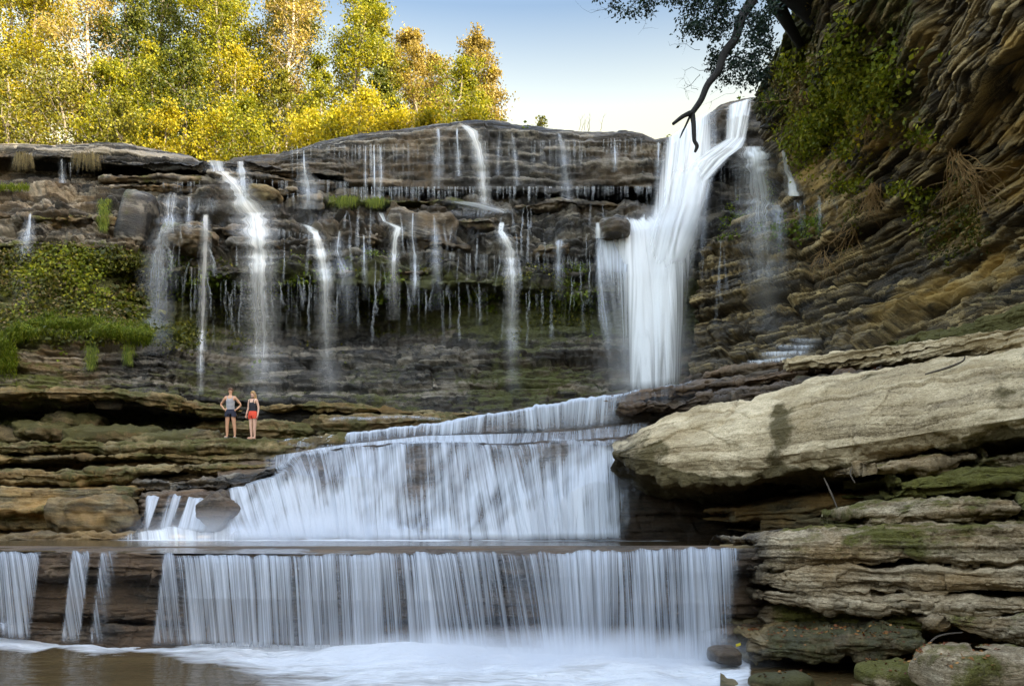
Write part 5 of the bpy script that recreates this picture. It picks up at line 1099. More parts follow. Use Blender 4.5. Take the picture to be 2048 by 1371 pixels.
TR = [
 # px, ytop, Y, kind, width, crown start, label, opts
 (-170, -60, 49, 'gold', 260, .2, 'golden tree just beyond the left edge of the plateau wood', {}),
 (0, -90, 52, 'lime', 260, .2, 'tall yellow green tree at the far left', {}),
 (92, -70, 50, 'gold', 200, .3, 'golden tree left of the pale trunked tree', {}),
 (168, -60, 47, 'tan', 190, .35, 'pale trunked tree with thin tan and gold leaves on the left', dict(bark=M_BIRCH, sparse=.5, leaves=3000, ls=.165)),
 (262, -50, 50, 'green', 170, .25, 'dark green tree right of the pale trunked tree', {}),
 (335, -80, 53, 'green', 210, .25, 'tall dark green tree on the left', {}),
 (425, -100, 50, 'lime', 190, .3, 'tall yellow green tree in the left middle', {}),
 (505, -60, 52, 'olive', 170, .3, 'olive tree left of the bare white stem', {}),
 (570, -110, 47, 'tan', 110, .55, 'tall bare white stemmed tree against a gap of sky', dict(bark=M_BIRCH, sparse=.5, leaves=4000, ls=.15)),
 (610, -40, 52, 'olive', 170, .25, 'olive tree behind the feathery cedar', {}),
 (690, -25, 50, 'lime', 170, .2, 'yellow green tree with an open top near the skyline', {}),
 (748, 5, 52, 'olive', 130, .15, 'upright olive tree on the skyline', dict(conic=.4)),
 (640, 105, 46, 'lime', 180, .05, 'feathery yellowish cedar in the middle of the wood', dict(conic=.8, ls=.15, leaves=9000)),
 (560, 140, 46, 'olive', 150, .05, 'smaller feathery olive cedar left of the yellowish cedar', dict(conic=.7, ls=.15, leaves=8000)),
 (828, 42, 53, 'tan', 150, .3, 'tan domed tree on the skyline', dict(ls=.155)),
 (862, 88, 56, 'tan', 110, .3, 'smaller tan tree behind the skyline gap', {}),
 (948, 50, 52, 'tan', 100, .35, 'slim tan topped tree near the right end of the wood', dict(ls=.155)),
 (985, 125, 52, 'tan', 90, .1, 'low tan tree at the right end of the wood', {}),
 (905, 105, 47, 'lime', 165, .12, 'rounded green and yellow tree in front at the right end', dict(leaves=7000)),
 (960, 160, 49, 'lime', 120, .05, 'green tree leaning over the right end of the wood', {}),
 (720, 185, 43, 'yellow', 180, .02, 'bright yellow bushy tree at the edge of the rim', dict(leaves=12000, ls=.16)),
 (800, 215, 43.5, 'yellow', 130, .0, 'small bright yellow tree beside the bushy one', dict(ls=.165)),
 (870, 215, 43.5, 'gold', 120, .0, 'low golden tree under the rounded green tree', dict(ls=.165)),
 (770, 120, 47, 'green', 100, .05, 'narrow dark evergreen behind the bright yellow bush', dict(conic=.5)),
 (470, 70, 46, 'gold', 170, .1, 'golden orange tree above the notch waterfall', dict(leaves=6500)),
 (385, 70, 45.5, 'green', 150, .1, 'dark evergreen left of the golden orange tree', {}),
 (300, 90, 46, 'lime', 160, .1, 'yellow green tree over the left caprock', {}),
 (215, 110, 45.5, 'lime', 150, .08, 'lower yellow green tree on the left', {}),
 (130, 110, 45, 'olive', 190, .02, 'broad shaded olive tree on the left caprock', dict(leaves=7000)),
 (30, 120, 44.5, 'olive', 200, .02, 'broad olive tree at the far left caprock', dict(leaves=7000)),
 (-90, 100, 45, 'olive', 200, .02, 'olive tree outside the left edge', {}),
 (255, 205, 43, 'olive', 120, .0, 'small olive bush right of the broad olive tree', dict(ls=.155)),
 (340, 215, 43.5, 'gold', 130, .0, 'small gold bush under the dark evergreen', dict(ls=.155)),
 (425, 215, 43.5, 'yellow', 130, .0, 'bright yellow bush behind the notch waterfall', dict(ls=.155)),
 (515, 205, 43.5, 'lime', 140, .0, 'yellow green bush right of the notch waterfall', dict(ls=.155)),
 (605, 215, 43, 'yellow', 130, .0, 'yellow bush where the caprock starts to rise', dict(ls=.155)),
 (670, 225, 42.5, 'gold', 110, .0, 'low golden bush on the rising caprock', dict(ls=.155)),
 (940, 215, 43.5, 'yellow', 100, .0, 'small yellow tree at the right foot of the wood', dict(ls=.165)),
 (1119, 232, 52, 'lime', 62, .0, 'small lone tree on the rim against the sky', dict(leaves=5000, ls=.17)),
]
for i, (px, yt, Y, kd, w, cs_, lb, op) in enumerate(TR):
    Xq = (px - 1024) * Y / F; zg = float(zpl(np.array([Xq]), np.array([float(Y)]))[0]) - .2
    tree('autumn_tree', px, yt, Y, kd, w, cs_, seed=i, label=lb, group=TG, zb=zg, **op)
# bare stems on the rim
V, Fq = [], []
rg = np.random.default_rng(5); pp = []
for px in (1158, 1163, 1170, 1176, 1179, 1200):
    b_ = W(px, 262, 40.5); hgt = rg.uniform(.4, .9)
    q = np.linspace(0, 1, 6)[:, None]; p_ = b_ + np.array([rg.uniform(-.1, .25), 0, hgt]) * q + rg.normal(size=(6, 3)) * .02
    pp.append((p_, .012 * (1 - .7 * q[:, 0])))
    for k in range(3): pp.append((p_[2 + k] + np.array([rg.uniform(-.2, .2), 0, .2]) * q, .006 * (1 - .7 * q[:, 0])))
V, Fq = tubes(pp, 4); tag(newmesh('dry_weed', V, Fq, LM['dry'], attrs={'tint': np.full((len(V), 3), .5)}), 'bare dry weed stems on the rim against the sky', 'weed')

# ---------- tree overhanging from the right cliff ----------
YO = 22.0
root = empty('overhanging_tree', wc(1560, -40, 24)); tag(root, 'dark tree leaning out from the right cliff top with a broken hanging bough', 'tree')
def keepworld(o, rt):
    o.parent = rt; o.location = (-rt.location[0], -rt.location[1], -rt.location[2]); return o
def pathW(s, Yd=None):
    a = np.array([[float(q) for q in t.split(',')] for t in s.split()]); a = crom(a, np.linspace(0, len(a) - 1, len(a) * 5))
    return W(a[:, 0], a[:, 1], a[:, 2]), a[:, 3] * a[:, 2] / F
tk = [pathW("1680,60,25.5,30 1610,0,24.4,28 1560,-40,23.4,24 1510,-110,23,20 1450,-200,22.6,14"), pathW("1600,90,26,8 1572,40,25,12 1552,5,24.2,15 1538,-30,23.5,15")]
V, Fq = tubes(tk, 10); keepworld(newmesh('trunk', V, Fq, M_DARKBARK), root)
bgh = [pathW("1525,-40,23.4,12 1502,4,22.8,10.5 1484,34,22.5,9.5 1470,78,22.3,9 1449,106,22.2,8 1436,142,22.1,7.2 1415,170,22,6.5 1402,200,22,6 1384,226,22,5.5"),
       pathW("1384,226,22,6 1376,228,21.9,5 1364,234,21.9,4.2 1346,248,21.8,3"),
       pathW("1384,226,22,6 1387,246,21.95,5 1388,268,21.9,4.5 1389,282,21.9,4 1394,292,21.9,4 1390,304,21.9,2.5"),
       pathW("1381,230,22,2.4 1372,250,22,2 1366,262,22,1.8 1360,276,22,1")]
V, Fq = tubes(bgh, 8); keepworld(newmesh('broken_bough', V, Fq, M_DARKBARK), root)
rg = np.random.default_rng(88); tw = []; LP_ = []
def twig(p0, p1, r0_, n=8, wob=.05):
    q = np.linspace(0, 1, n)[:, None]; L = np.linalg.norm(p1 - p0)
    P = p0 + (p1 - p0) * q + np.cumsum(rg.normal(size=(n, 3)) * L * wob * .5, axis=0) * np.sin(q * np.pi) + np.array([0, 0, 1]) * np.sin(q * np.pi) * L * .06
    tw.append((P, r0_ * (1 - .8 * q[:, 0]))); return P
# leafy zones: px,py,spread x, spread y, leaves
ZN = [(1215, 8, 30, 10, 60), (1250, 22, 24, 10, 70), (1290, 12, 26, 14, 90), (1335, 4, 30, 14, 130), (1300, -20, 60, 20, 120), (1380, 20, 30, 24, 260), (1400, 52, 30, 16, 240), (1430, 18, 34, 24, 320), (1452, -20, 60, 24, 260), (1370, 60, 18, 10, 80), (1408, 74, 18, 9, 110), (1438, 66, 18, 14, 120), (1500, 40, 26, 20, 190), (1520, 64, 20, 16, 190), (1505, 96, 26, 16, 190), (1530, 100, 14, 14, 110), (1440, 118, 16, 14, 110), (1428, 134, 16, 12, 130), (1460, 140, 20, 14, 120), (1490, 135, 22, 12, 140), (1520, 150, 16, 12, 120), (1500, 165, 22, 8, 110), (1455, 165, 20, 9, 70), (1432, 156, 12, 8, 60), (1350, -10, 40, 20, 160), (1540, 20, 14, 20, 90), (1470, -50, 60, 30, 200)]
for zx, zy, ax_, ay_, n in ZN:
    Yz = YO + rg.uniform(-.6, 1.4)
    src = W(np.clip(zx + 90, 0, 1540), zy - 30, 23.2) if zx < 1480 else W(1545, zy - 20, 23.6)
    c0 = W(zx, zy, Yz); P = twig(src, c0, .02)
    for k in range(max(2, n // 22)):
        e = W(zx + rg.normal() * ax_ * .8, zy + rg.normal() * ay_ * .8, Yz + rg.normal() * .4); b_ = twig(P[rg.integers(3, 8)], e, .007, 6)
        m = n // max(2, n // 22)
        i = rg.uniform(1.5, 5, m); pt_ = np.stack([np.interp(i, range(6), b_[:, k_]) for k_ in range(3)], -1)
        LP_.append(pt_ + rg.normal(size=(m, 3)) * .08); LP_.append(pt_ + rg.normal(size=(m, 3)) * .13)
# bare hanging twigs
for a, b in [((1310, 22), (1276, 70)), ((1300, 30), (1240, 30)), ((1240, 4), (1150, 2)), ((1400, 100), (1340, 92)), ((1420, 140), (1372, 168)), ((1400, 150), (1378, 200)), ((1490, 168), (1400, 212)), ((1500, 160), (1440, 176)), ((1396, 180), (1368, 172)), ((1540, 150), (1420, 190))]:
    P = twig(W(*a, YO + .3), W(*b, YO), .008, 8, .12)
    for k in range(4): e = P[rg.integers(3, 8)]; twig(e, e + np.array([rg.normal() * .22, rg.normal() * .1, rg.normal() * .16]), .0035, 5)
V, Fq = tubes(tw, 4); keepworld(newmesh('twigs', V, Fq, M_DARKBARK), root)
P = np.concatenate(LP_); V, Fq, tn = leafquads(P, .105, rg, .2, asp=.5)
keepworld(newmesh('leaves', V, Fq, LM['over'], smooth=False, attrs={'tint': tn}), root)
# ===== p7_plants
# ---------- plants on the rock ----------
LM['bright'] = leaf_mat('bright_ivy_leaves', (.06, .09, .010), (.19, .23, .018), (.40, .36, .03), .45)
def surf(keys, sel, n, rg, normmin=None):
    out = []
    for k, G_, N_, px_, py_ in ROCKV:
        if k in keys:
            w_ = sel(px_, py_, G_, N_); w_ = np.clip(w_, 0, 1)
            out.append((G_, N_, w_))
    G_ = np.concatenate([o[0] for o in out]); N_ = np.concatenate([o[1] for o in out]); w_ = np.concatenate([o[2] for o in out])
    w_ = w_ / w_.sum(); i = rg.choice(len(G_), n, p=w_)
    return G_[i], N_[i]
def scatter(name, keys, sel, nclump, per, spread, size, mat, label, seed, out=.10, up=.4, thing=None, asp=.75, droop=0.0, group=None):
    rg = np.random.default_rng(seed)
    P, N = surf(keys, sel, nclump, rg)
    N = N.copy(); N[:, 1] = -np.abs(N[:, 1])
    idx = np.repeat(np.arange(nclump), per); n = len(idx)
    Q = P[idx] + N[idx] * (out * rg.uniform(.2, 1.6, n))[:, None] + rg.normal(size=(n, 3)) * spread * [1, .5, .8]
    Q[:, 2] -= droop * rg.random(n) ** 2
    cl = rg.random(nclump)[idx]
    tint = np.stack([np.clip(cl * .6 + rg.random(n) * .4, 0, 1), rg.random(n), 0 * cl], -1)
    V, Fq, tn = leafquads(Q, size, rg, up, nrm=N[idx] * .9, asp=asp, tint=tint)
    if thing:
        rt = empty(name, tuple(P.mean(0))); tag(rt, label, thing, group)
        o = newmesh('foliage', V, Fq, mat, rt, smooth=False, attrs={'tint': tn}); o.location = tuple(-P.mean(0))
    else:
        o = newmesh(name, V, Fq, mat, smooth=False, attrs={'tint': tn}); tag(o, label, kind='stuff')
    return o
def g2(px, py, cx_, cy_, sx_, sy_): return np.exp(-((px - cx_) / sx_) ** 2 - ((py - cy_) / sy_) ** 2)
nz = lambda G_, s, sd_: fbm(G_, s, 3, sd_)
UN = 'undergrowth'
scatter(UN, ['wall'], lambda px, py, G_, N_: sst(-280, -200, px) * (1 - sst(250, 320, px)) * sst(490, 530, py) * (1 - sst(665, 690, py)) * sst(.30, .5, nz(G_, .7, 801)), 4600, 7, .15, .13, LM['ivy'], 'leafy undergrowth covering the left bank of the cliff', 801, .16)
scatter(UN, ['wall'], lambda px, py, G_, N_: (1 - sst(260, 320, px)) * sst(500, 540, py) * (1 - sst(665, 690, py)) * sst(.45, .6, nz(G_, .5, 802)), 1100, 6, .16, .12, LM['dry'], 'dry brown stems among the undergrowth of the left bank', 802, .16)
scatter('fern', ['wall'], lambda px, py, G_, N_: g2(px, py, 372, 545, 36, 40) * sst(.4, .6, nz(G_, 1.2, 803)) + .0001, 170, 8, .12, .16, LM['fern'], 'fern bank growing under the domed boulder', 803, .14, thing='fern')
scatter('fern', ['wall'], lambda px, py, G_, N_: g2(px, py, 440, 572, 40, 16), 90, 8, .12, .16, LM['fern'], 'ferns hanging between the long narrow strand and the broad fall', 804, .14, thing='fern')
scatter('fern', ['wall'], lambda px, py, G_, N_: (g2(px, py, 600, 570, 30, 14) + g2(px, py, 560, 580, 24, 16)), 80, 8, .11, .16, LM['fern'], 'ferns left of the slanting waterfall', 805, .14, thing='fern')
scatter('fern', ['wall'], lambda px, py, G_, N_: g2(px, py, 780, 555, 18, 14) + g2(px, py, 770, 590, 30, 10), 60, 8, .10, .15, LM['fern'], 'bright green ferns below the thin bright fall', 806, .12, thing='fern')
scatter('fern', ['wall'], lambda px, py, G_, N_: g2(px, py, 880, 598, 60, 10) * sst(.35, .55, nz(G_, 1.5, 807)), 120, 8, .10, .15, LM['fern'], 'row of bright ferns along the middle of the cliff', 807, .12, thing='fern')
scatter('fern', ['wall'], lambda px, py, G_, N_: g2(px, py, 970, 600, 20, 18) , 40, 8, .09, .14, LM['fern'], 'small fern left of the bright narrow fall', 808, .12, thing='fern')
scatter('fern', ['wall'], lambda px, py, G_, N_: g2(px, py, 1090, 596, 36, 9) + g2(px, py, 1155, 596, 26, 14), 130, 8, .10, .13, LM['fern'], 'mossy ferns just left of the main fall', 809, .10, thing='fern')
scatter('moss', ['wall'], lambda px, py, G_, N_: g2(px, py, 1150, 540, 24, 8) + g2(px, py, 1140, 565, 20, 6) + g2(px, py, 520, 510, 20, 6) * .6 + g2(px, py, 1150, 610, 40, 14) + .4 * g2(px, py, 640, 520, 40, 10) + .3 * g2(px, py, 750, 510, 30, 8), 420, 8, .08, .07, LM['fern'], 'bright moss cushions on the wet ledges', 810, .05)
scatter(UN, ['wall'], lambda px, py, G_, N_: np.exp(-((py - 610) / 60) ** 2) * sst(320, 360, px) * (1 - sst(1150, 1190, px)) * sst(.5, .66, nz(G_, .6, 811)), 900, 6, .12, .11, LM['ivy'], 'small plants scattered across the shaded cliff', 811, .09)
scatter(UN, ['wall', 'cliff_ledge'], lambda px, py, G_, N_: sst(280, 310, px) * (1 - sst(370, 430, px)) * np.exp(-((py - 675) / 16) ** 2) + g2(px, py, 480, 690, 30, 8) * .3, 340, 7, .12, .13, LM['ivy'], 'leafy plants trailing right of the grassy ledge', 812, .12)
scatter(UN, ['wall'], lambda px, py, G_, N_: g2(px, py, 265, 610, 34, 24), 110, 8, .14, .22, LM['ivy'], 'broad leaved bush at the right end of the left bank', 813, .2, thing='bush')
scatter(UN, ['wall'], lambda px, py, G_, N_: sst(20, 60, px) * (1 - sst(230, 280, px)) * sst(500, 540, py) * (1 - sst(650, 680, py)) * sst(.48, .6, nz(G_, .8, 815)), 900, 7, .13, .13, LM['bright'], 'brighter leafy shoots on the left bank', 815, .22)
# right cliff
scatter('ivy', ['right'], lambda px, py, G_, N_: (np.exp(-((py - (215 - .55 * (px - 1690))) / 48) ** 2) * np.exp(-((px - 1690) / 75) ** 2)) * sst(.36, .55, nz(G_, .8, 820)), 1700, 8, .15, .13, LM['bright'], 'green ivy bush spilling over the right cliff face', 820, .30)
scatter('ivy', ['right'], lambda px, py, G_, N_: g2(px, py, 1690, 250, 60, 60) * sst(.5, .6, nz(G_, 1.5, 821)), 80, 3, .15, .13, LM['yellow'], 'yellow and orange leaves in the ivy bush', 821, .34)
scatter(UN, ['right'], lambda px, py, G_, N_: g2(px, py, 1640, 110, 70, 110) * sst(.5, .66, nz(G_, .6, 822)), 700, 6, .13, .11, LM['dry'], 'brownish creeping plants on the upper right cliff', 822, .16)
scatter(UN, ['right'], lambda px, py, G_, N_: g2(px, py, 1650, 90, 70, 110) * sst(.5, .64, nz(G_, .7, 823)), 700, 6, .13, .12, LM['bright'], 'green creeping plants on the upper right cliff', 823, .16)
for i, (cx_, cy_, sx_, sy_, n, lb) in enumerate([(1692, 300, 18, 20, 40, 'small ivy clump right of the smooth ochre face'), (1705, 365, 30, 14, 50, 'ivy clump below the smooth ochre face'), (1790, 375, 22, 12, 30, 'ivy clump above the orange root tangle'), (1850, 385, 18, 14, 26, 'ivy clump left of the large root tangle'), (1840, 425, 12, 20, 20, 'hanging ivy strip beside the large root tangle'), (1832, 270, 30, 14, 36, 'thin ivy clump near the tall crack in the cliff'), (1850, 240, 12, 10, 8, 'few bright leaves hanging near the tall crack')]):
    scatter('ivy_clump', ['right'], lambda px, py, G_, N_, a=cx_, b=cy_, c=sx_, d=sy_: g2(px, py, a, b, c, d), n, 7, .10, .13, LM['bright'], lb, 830 + i, .14, thing='ivy', group='ivy clumps on the right cliff')
scatter(UN, ['right', 'wall'], lambda px, py, G_, N_: (np.exp(-((py - (450 + .06 * (px - 1500))) / 22) ** 2) * sst(1430, 1480, px) * (1 - sst(1640, 1680, px))) * sst(.40, .58, nz(G_, 1., 840)), 420, 7, .10, .11, LM['fern'], 'bright green plants under the thin drops right of the main fall', 840, .09)
scatter('moss', ['right'], lambda px, py, G_, N_: g2(px, py, 1540, 375, 9, 22) + g2(px, py, 1560, 200, 30, 14) * .3, 260, 9, .05, .06, LM['fern'], 'vivid moss patch beside the veil of water', 841, .04)
scatter(UN, ['right'], lambda px, py, G_, N_: np.exp(-((py - 430) / 70) ** 2) * sst(1620, 1680, px) * sst(.55, .68, nz(G_, .8, 842)), 420, 6, .09, .10, LM['ivy'], 'scattered small plants across the lower right cliff', 842, .08)

# grass
def grass(name, pts, rg, L=(.25, .5), wdt=.012, mat=None, label='', fall=.6, fwd=.25, kind='stuff', cat=None, nper=1):
    n = len(pts); V = np.zeros((n, 5, 3)); 
    a = rg.uniform(-1.2, 1.2, n); d = np.stack([np.sin(a) * .7, -np.abs(np.cos(a)) * fwd * 2, np.ones(n) * .8], -1) * 1.0
    l = rg.uniform(*L, n)[:, None]; side = np.stack([np.cos(a), np.sin(a) * .4, 0 * a], -1) * wdt
    mid = pts + d * l * .5; tip = mid + (d * [1.2, 1.3, 1] * .5 + np.array([0, 0, -fall])) * l
    V = np.stack([pts - side, pts + side, mid + side * .8, tip, mid - side * .8], 1)
    Fq = (np.arange(n)[:, None] * 5)
    me_f = np.concatenate([Fq + [0, 1, 2, 4]], 0); tri = np.concatenate([Fq + [4, 2, 3, 3]], 0)
    tint = np.repeat(np.stack([rg.random(n), rg.random(n), 0 * l[:, 0]], -1), 5, axis=0)
    # second quad degenerate-safe: use a tiny tip width
    V[:, 3] = tip
    V2 = np.concatenate([V, (tip + side * .15)[:, None]], 1).reshape(-1, 3)
    b = np.arange(n)[:, None] * 6
    Fq = np.concatenate([b + [0, 1, 2, 4], b + [4, 2, 5, 3]], 0)
    tint = np.repeat(np.stack([rg.random(n), rg.random(n), 0 * l[:, 0]], -1), 6, axis=0)
    o = newmesh(name, V2, Fq, mat or LM['fern'], smooth=False, attrs={'tint': tint})
    tag(o, label, cat, None, kind)
    return o
rg = np.random.default_rng(61)
LM['grass'] = leaf_mat('grass_blades', (.06, .10, .008), (.14, .20, .013), (.28, .30, .035), .45)
def gpts(x0, x1, f, n, Yoff=-.05, jit=10, r=1):
    px = rg.uniform(x0, x1, n); py = np.array([f(q) for q in px]) + rg.normal(size=n) * jit
    Yq = np.array([frontY(a, b, r) for a, b in zip(px, py)]) + Yoff + rg.uniform(-.25, .15, n)
    return W(px, py, Yq)
gl = lambda q: np.interp(q, [-280, 0, 40, 100, 200, 300, 330], [740, 690, 668, 650, 660, 676, 690])
grass('grass', gpts(-280, 305, gl, 15000, jit=9), rg, (.25, .6), .011, LM['grass'], 'lush green grass along the ledge on the left bank')
grass('grass', gpts(-60, 34, lambda q: 722 + 10 * math.sin(q), 1500, jit=14), rg, (.25, .5), .011, LM['grass'], 'green grass at the left edge below the grassy ledge')
grass('grass', gpts(-40, 58, lambda q: 378, 700, jit=3), rg, (.2, .4), .010, LM['grass'], 'small patch of grass under the far left caprock')
def hang(x, y0, y1, w_, n, label, Lr=(.15, .3)):
    px = x + rg.normal(size=n) * w_ * (1 - .5 * (t_ := rg.random(n))); py = y0 + (y1 - y0) * t_
    Yq = np.array([frontY(a, b, 2) for a, b in zip(px, py)]) - .08
    grass('hanging_grass', W(px, py, Yq), rg, Lr, .010, LM['grass'], label, fall=1.5, kind=None, cat='grass tuft')
hang(208, 402, 462, 7, 420, 'hanging green tuft on the upper left bank')
hang(184, 690, 738, 7, 300, 'tuft of grass hanging below the left part of the grassy ledge')
hang(258, 690, 728, 6, 240, 'tuft of grass hanging below the right part of the grassy ledge')
hang(690, 398, 410, 16, 320, 'grassy tussock under the upper wall left of centre', (.2, .45))
hang(753, 400, 412, 12, 220, 'smaller grassy tussock under the upper wall', (.2, .4))
for k, (x0, x1) in enumerate([(30, 62), (150, 198)]):
    px = rg.uniform(x0, x1, 170); py = 312 + rg.random(170) * 10
    Yq = np.array([frontY(a, b, 2) for a, b in zip(px, py)]) - .08
    grass('hanging_grass', W(px, py, Yq), rg, (.15, .5), .008, LM['dry'], ['dry roots and grass hanging from the far left caprock', 'dry grass hanging from the caprock beside the dark recess'][k], fall=2.2, kind=None, cat='grass tuft')

# exposed roots
M_ROOT = plain_mat('dry_roots', (0.16, 0.10, 0.04), (0.34, 0.22, 0.09), 10, .85, .2)
def roots(x, y, n, ang, L, label, seed, spread=.5, r0_=.016):
    rg = np.random.default_rng(seed); pp = []
    for i in range(n):
        a = ang + rg.normal() * spread; px, py = x + rg.normal() * 6, y + rg.normal() * 5
        m = rg.integers(9, 16); Y_ = frontY(px, py, 1); P = []
        for k in range(m):
            Yk = frontY(px, py, 1) - .06; Y_ = Y_ * .5 + Yk * .5; P.append(W(px, py, min(Y_, Yk)))
            a += rg.normal() * .35; a += (ang - a) * .12; px += math.cos(a) * L / m; py += math.sin(a) * L / m
        P = np.array(P); q = np.linspace(0, 1, m); pp.append((P, r0_ * rg.uniform(.5, 1.2) * (1 - .75 * q)))
        for s_ in range(2):
            k = rg.integers(2, m - 2); e = P[k] + rg.normal(size=3) * [.3, .08, .3] + [0, 0, -.15]; t_ = np.linspace(0, 1, 5)[:, None]
            pp.append((P[k] + (e - P[k]) * t_ + rg.normal(size=(5, 3)) * .02, .006 * (1 - .6 * t_[:, 0])))
    V, Fq = tubes(pp, 5); tag(newmesh('root_tangle', V, Fq, M_ROOT), label, 'roots', 'exposed roots on the right cliff')
roots(1745, 372, 34, 1.75, 74, 'fan of orange brown roots below the ivy on the right cliff', 71, .45)
roots(1905, 305, 30, 1.1, 150, 'large pale root tangle sprawling down the right cliff', 72, .55, .022)
roots(1700, 455, 12, 2.1, 110, 'thin looping roots in the middle of the right cliff', 73, .7, .014)
roots(1648, 505, 14, 1.7, 70, 'small root tangle lowest on the right cliff', 74, .7, .012)
roots(1735, 225, 26, 2.4, 90, 'grey twisted roots under the ivy bush', 75, .8, .014)
roots(1600, 180, 20, 1.5, 110, 'brown roots hanging at the left edge of the right cliff', 76, .6, .014)

# fallen leaves and sticks on the right foreground ledges
LM['fallen'] = leaf_mat('fallen_autumn_leaves', (.10, .022, .008), (.20, .07, .018), (.34, .18, .05), .1)
def fallen(name, keys, sel, n, size, label, seed, lift=.02):
    rg = np.random.default_rng(seed); P, N = surf(keys, sel, n, rg)
    P = P + [0, 0, lift]; V, Fq, tn = leafquads(P, size, rg, 2.5, asp=.7)
    tag(newmesh(name, V, Fq, LM['fallen'], smooth=False, attrs={'tint': tn}), label, kind='stuff')
fallen('fallen_leaves', ['rock_ledge', 'bank', 'boulder'], lambda px, py, G_, N_: sst(1460, 1500, px) * sst(1238, 1262, py) * sst(.45, .8, N_[:, 2]) * sst(.42, .56, nz(G_, 1.6, 851)), 1500, .05, 'scattered red and orange fallen leaves on the right ledges', 851)
fallen('fallen_leaves', ['rock_shelf'], lambda px, py, G_, N_: g2(px, py, 1560, 738, 40, 8) + g2(px, py, 1700, 745, 90, 6) + g2(px, py, 1330, 860, 40, 8), 700, .06, 'rust coloured leaf litter along the upper ledges', 852)
for k, (x, y, Y_, s_) in enumerate([(1488, 1288, 11.7, .15), (1645, 1264, 11.2, .16), (170, 1098, 14.7, .16)]):
    rgk = np.random.default_rng(860 + k); P = W(x, y, Y_) + rgk.normal(size=(1, 3)) * [.05, .03, .008]
    V, Fq, tn = leafquads(P, s_ * .8, rgk, 1.2, asp=.8, tint=np.stack([np.full(len(P), .95), np.full(len(P), .9), np.zeros(len(P))], -1))
    tag(newmesh('fallen_leaf', V, Fq, LM['yellow'] if k == 0 else LM['fallen'], smooth=False, attrs={'tint': tn}), ['pale yellow leaf lying on the dark damp ledge', 'curled orange leaf on the dark damp ledge', 'orange leaf caught on the lip of the front fall'][k], 'leaf')
M_STICK = plain_mat('driftwood', (0.035, 0.027, 0.02), (0.11, 0.09, 0.065), 14, .9, .4)
def stick(paths, label):
    V, Fq = tubes([pathW(p_) for p_ in paths], 7); tag(newmesh('fallen_branch', V, Fq, M_STICK), label, 'branch')
stick(["1484,1080,14.6,3 1510,1072,14.8,5 1535,1066,15.0,5 1575,1060,15.2,4"], 'dark driftwood stick lying at the edge of the middle pool')
stick(["1480,1081,14.3,1.5 1500,1079,14.3,3 1530,1070,14.5,2.5"], 'smaller forked stick beside the driftwood')
stick(["1648,955,15.2,1 1662,985,15.0,2 1678,1024,14.8,1"], 'thin pale twig hanging in the recess under the big slab')
stick(["1703,935,14.6,1 1701,948,14.5,1.5 1710,965,14.4,1"], 'short curved twig hanging from the big slab')
stick(["1842,1306,9.9,1.5 1866,1278,10.0,2 1890,1268,10.0,2 1925,1264,10.0,1.2"], 'thin curved branch leaning between the boulder and the ledges')
stick(["1850,748,15.2,1.5 1895,735,15,2.5 1925,722,14.9,2 1930,712,14.9,1"], 'small dead branch lying on top of the big slab')
# ===== p8_people
# ---------- the two people ----------
M_SKIN = plain_mat('tanned_skin', (0.50, 0.27, 0.16), (0.58, 0.33, 0.21), 3, .5, 0)
M_SKIN2 = plain_mat('fair_skin', (0.62, 0.38, 0.28), (0.70, 0.45, 0.34), 3, .5, 0)
M_BLACK = plain_mat('black_cloth', (0.012, 0.012, 0.020), (0.03, 0.03, 0.04), 30, .9, .1)
M_NAVY = plain_mat('navy_cloth', (0.012, 0.014, 0.035), (0.03, 0.035, 0.06), 30, .9, .1)
M_RED = plain_mat('coral_red_cloth', (0.62, 0.055, 0.025), (0.75, 0.085, 0.04), 20, .85, .1)
M_WHITE = plain_mat('white_strap', (0.7, 0.68, 0.62), None, 5, .7, 0)
M_BLOND = plain_mat('blond_hair', (0.34, 0.20, 0.07), (0.52, 0.34, 0.14), 30, .6, .3, (1, 1, .1))
M_BROWNH = plain_mat('brown_hair', (0.10, 0.05, 0.025), (0.18, 0.09, 0.045), 30, .6, .3, (1, 1, .1))
M_EYE = plain_mat('dark_eye', (0.02, 0.015, 0.01), None, 5, .3, 0)
M_LIP = plain_mat('lips', (0.42, 0.14, 0.11), None, 5, .5, 0)
T = NT('striped_cloth'); oc = T.n('ShaderNodeTexCoord').outputs['Object']
sp = T.n('ShaderNodeSeparateXYZ'); T.l(oc, sp.inputs[0])
sn = T.math('SINE', T.math('MULTIPLY', sp.outputs[2], 2 * math.pi / .042)); 
B = T.n('ShaderNodeBsdfPrincipled'); T.l(T.mix(T.math('GREATER_THAN', sn, .1), (.03, .035, .07, 1), (.62, .62, .64, 1)), B.inputs['Base Color']); B.inputs['Roughness'].default_value = .9
T.l(B.outputs[0], T.out.inputs[0]); M_STRIPE = T.m
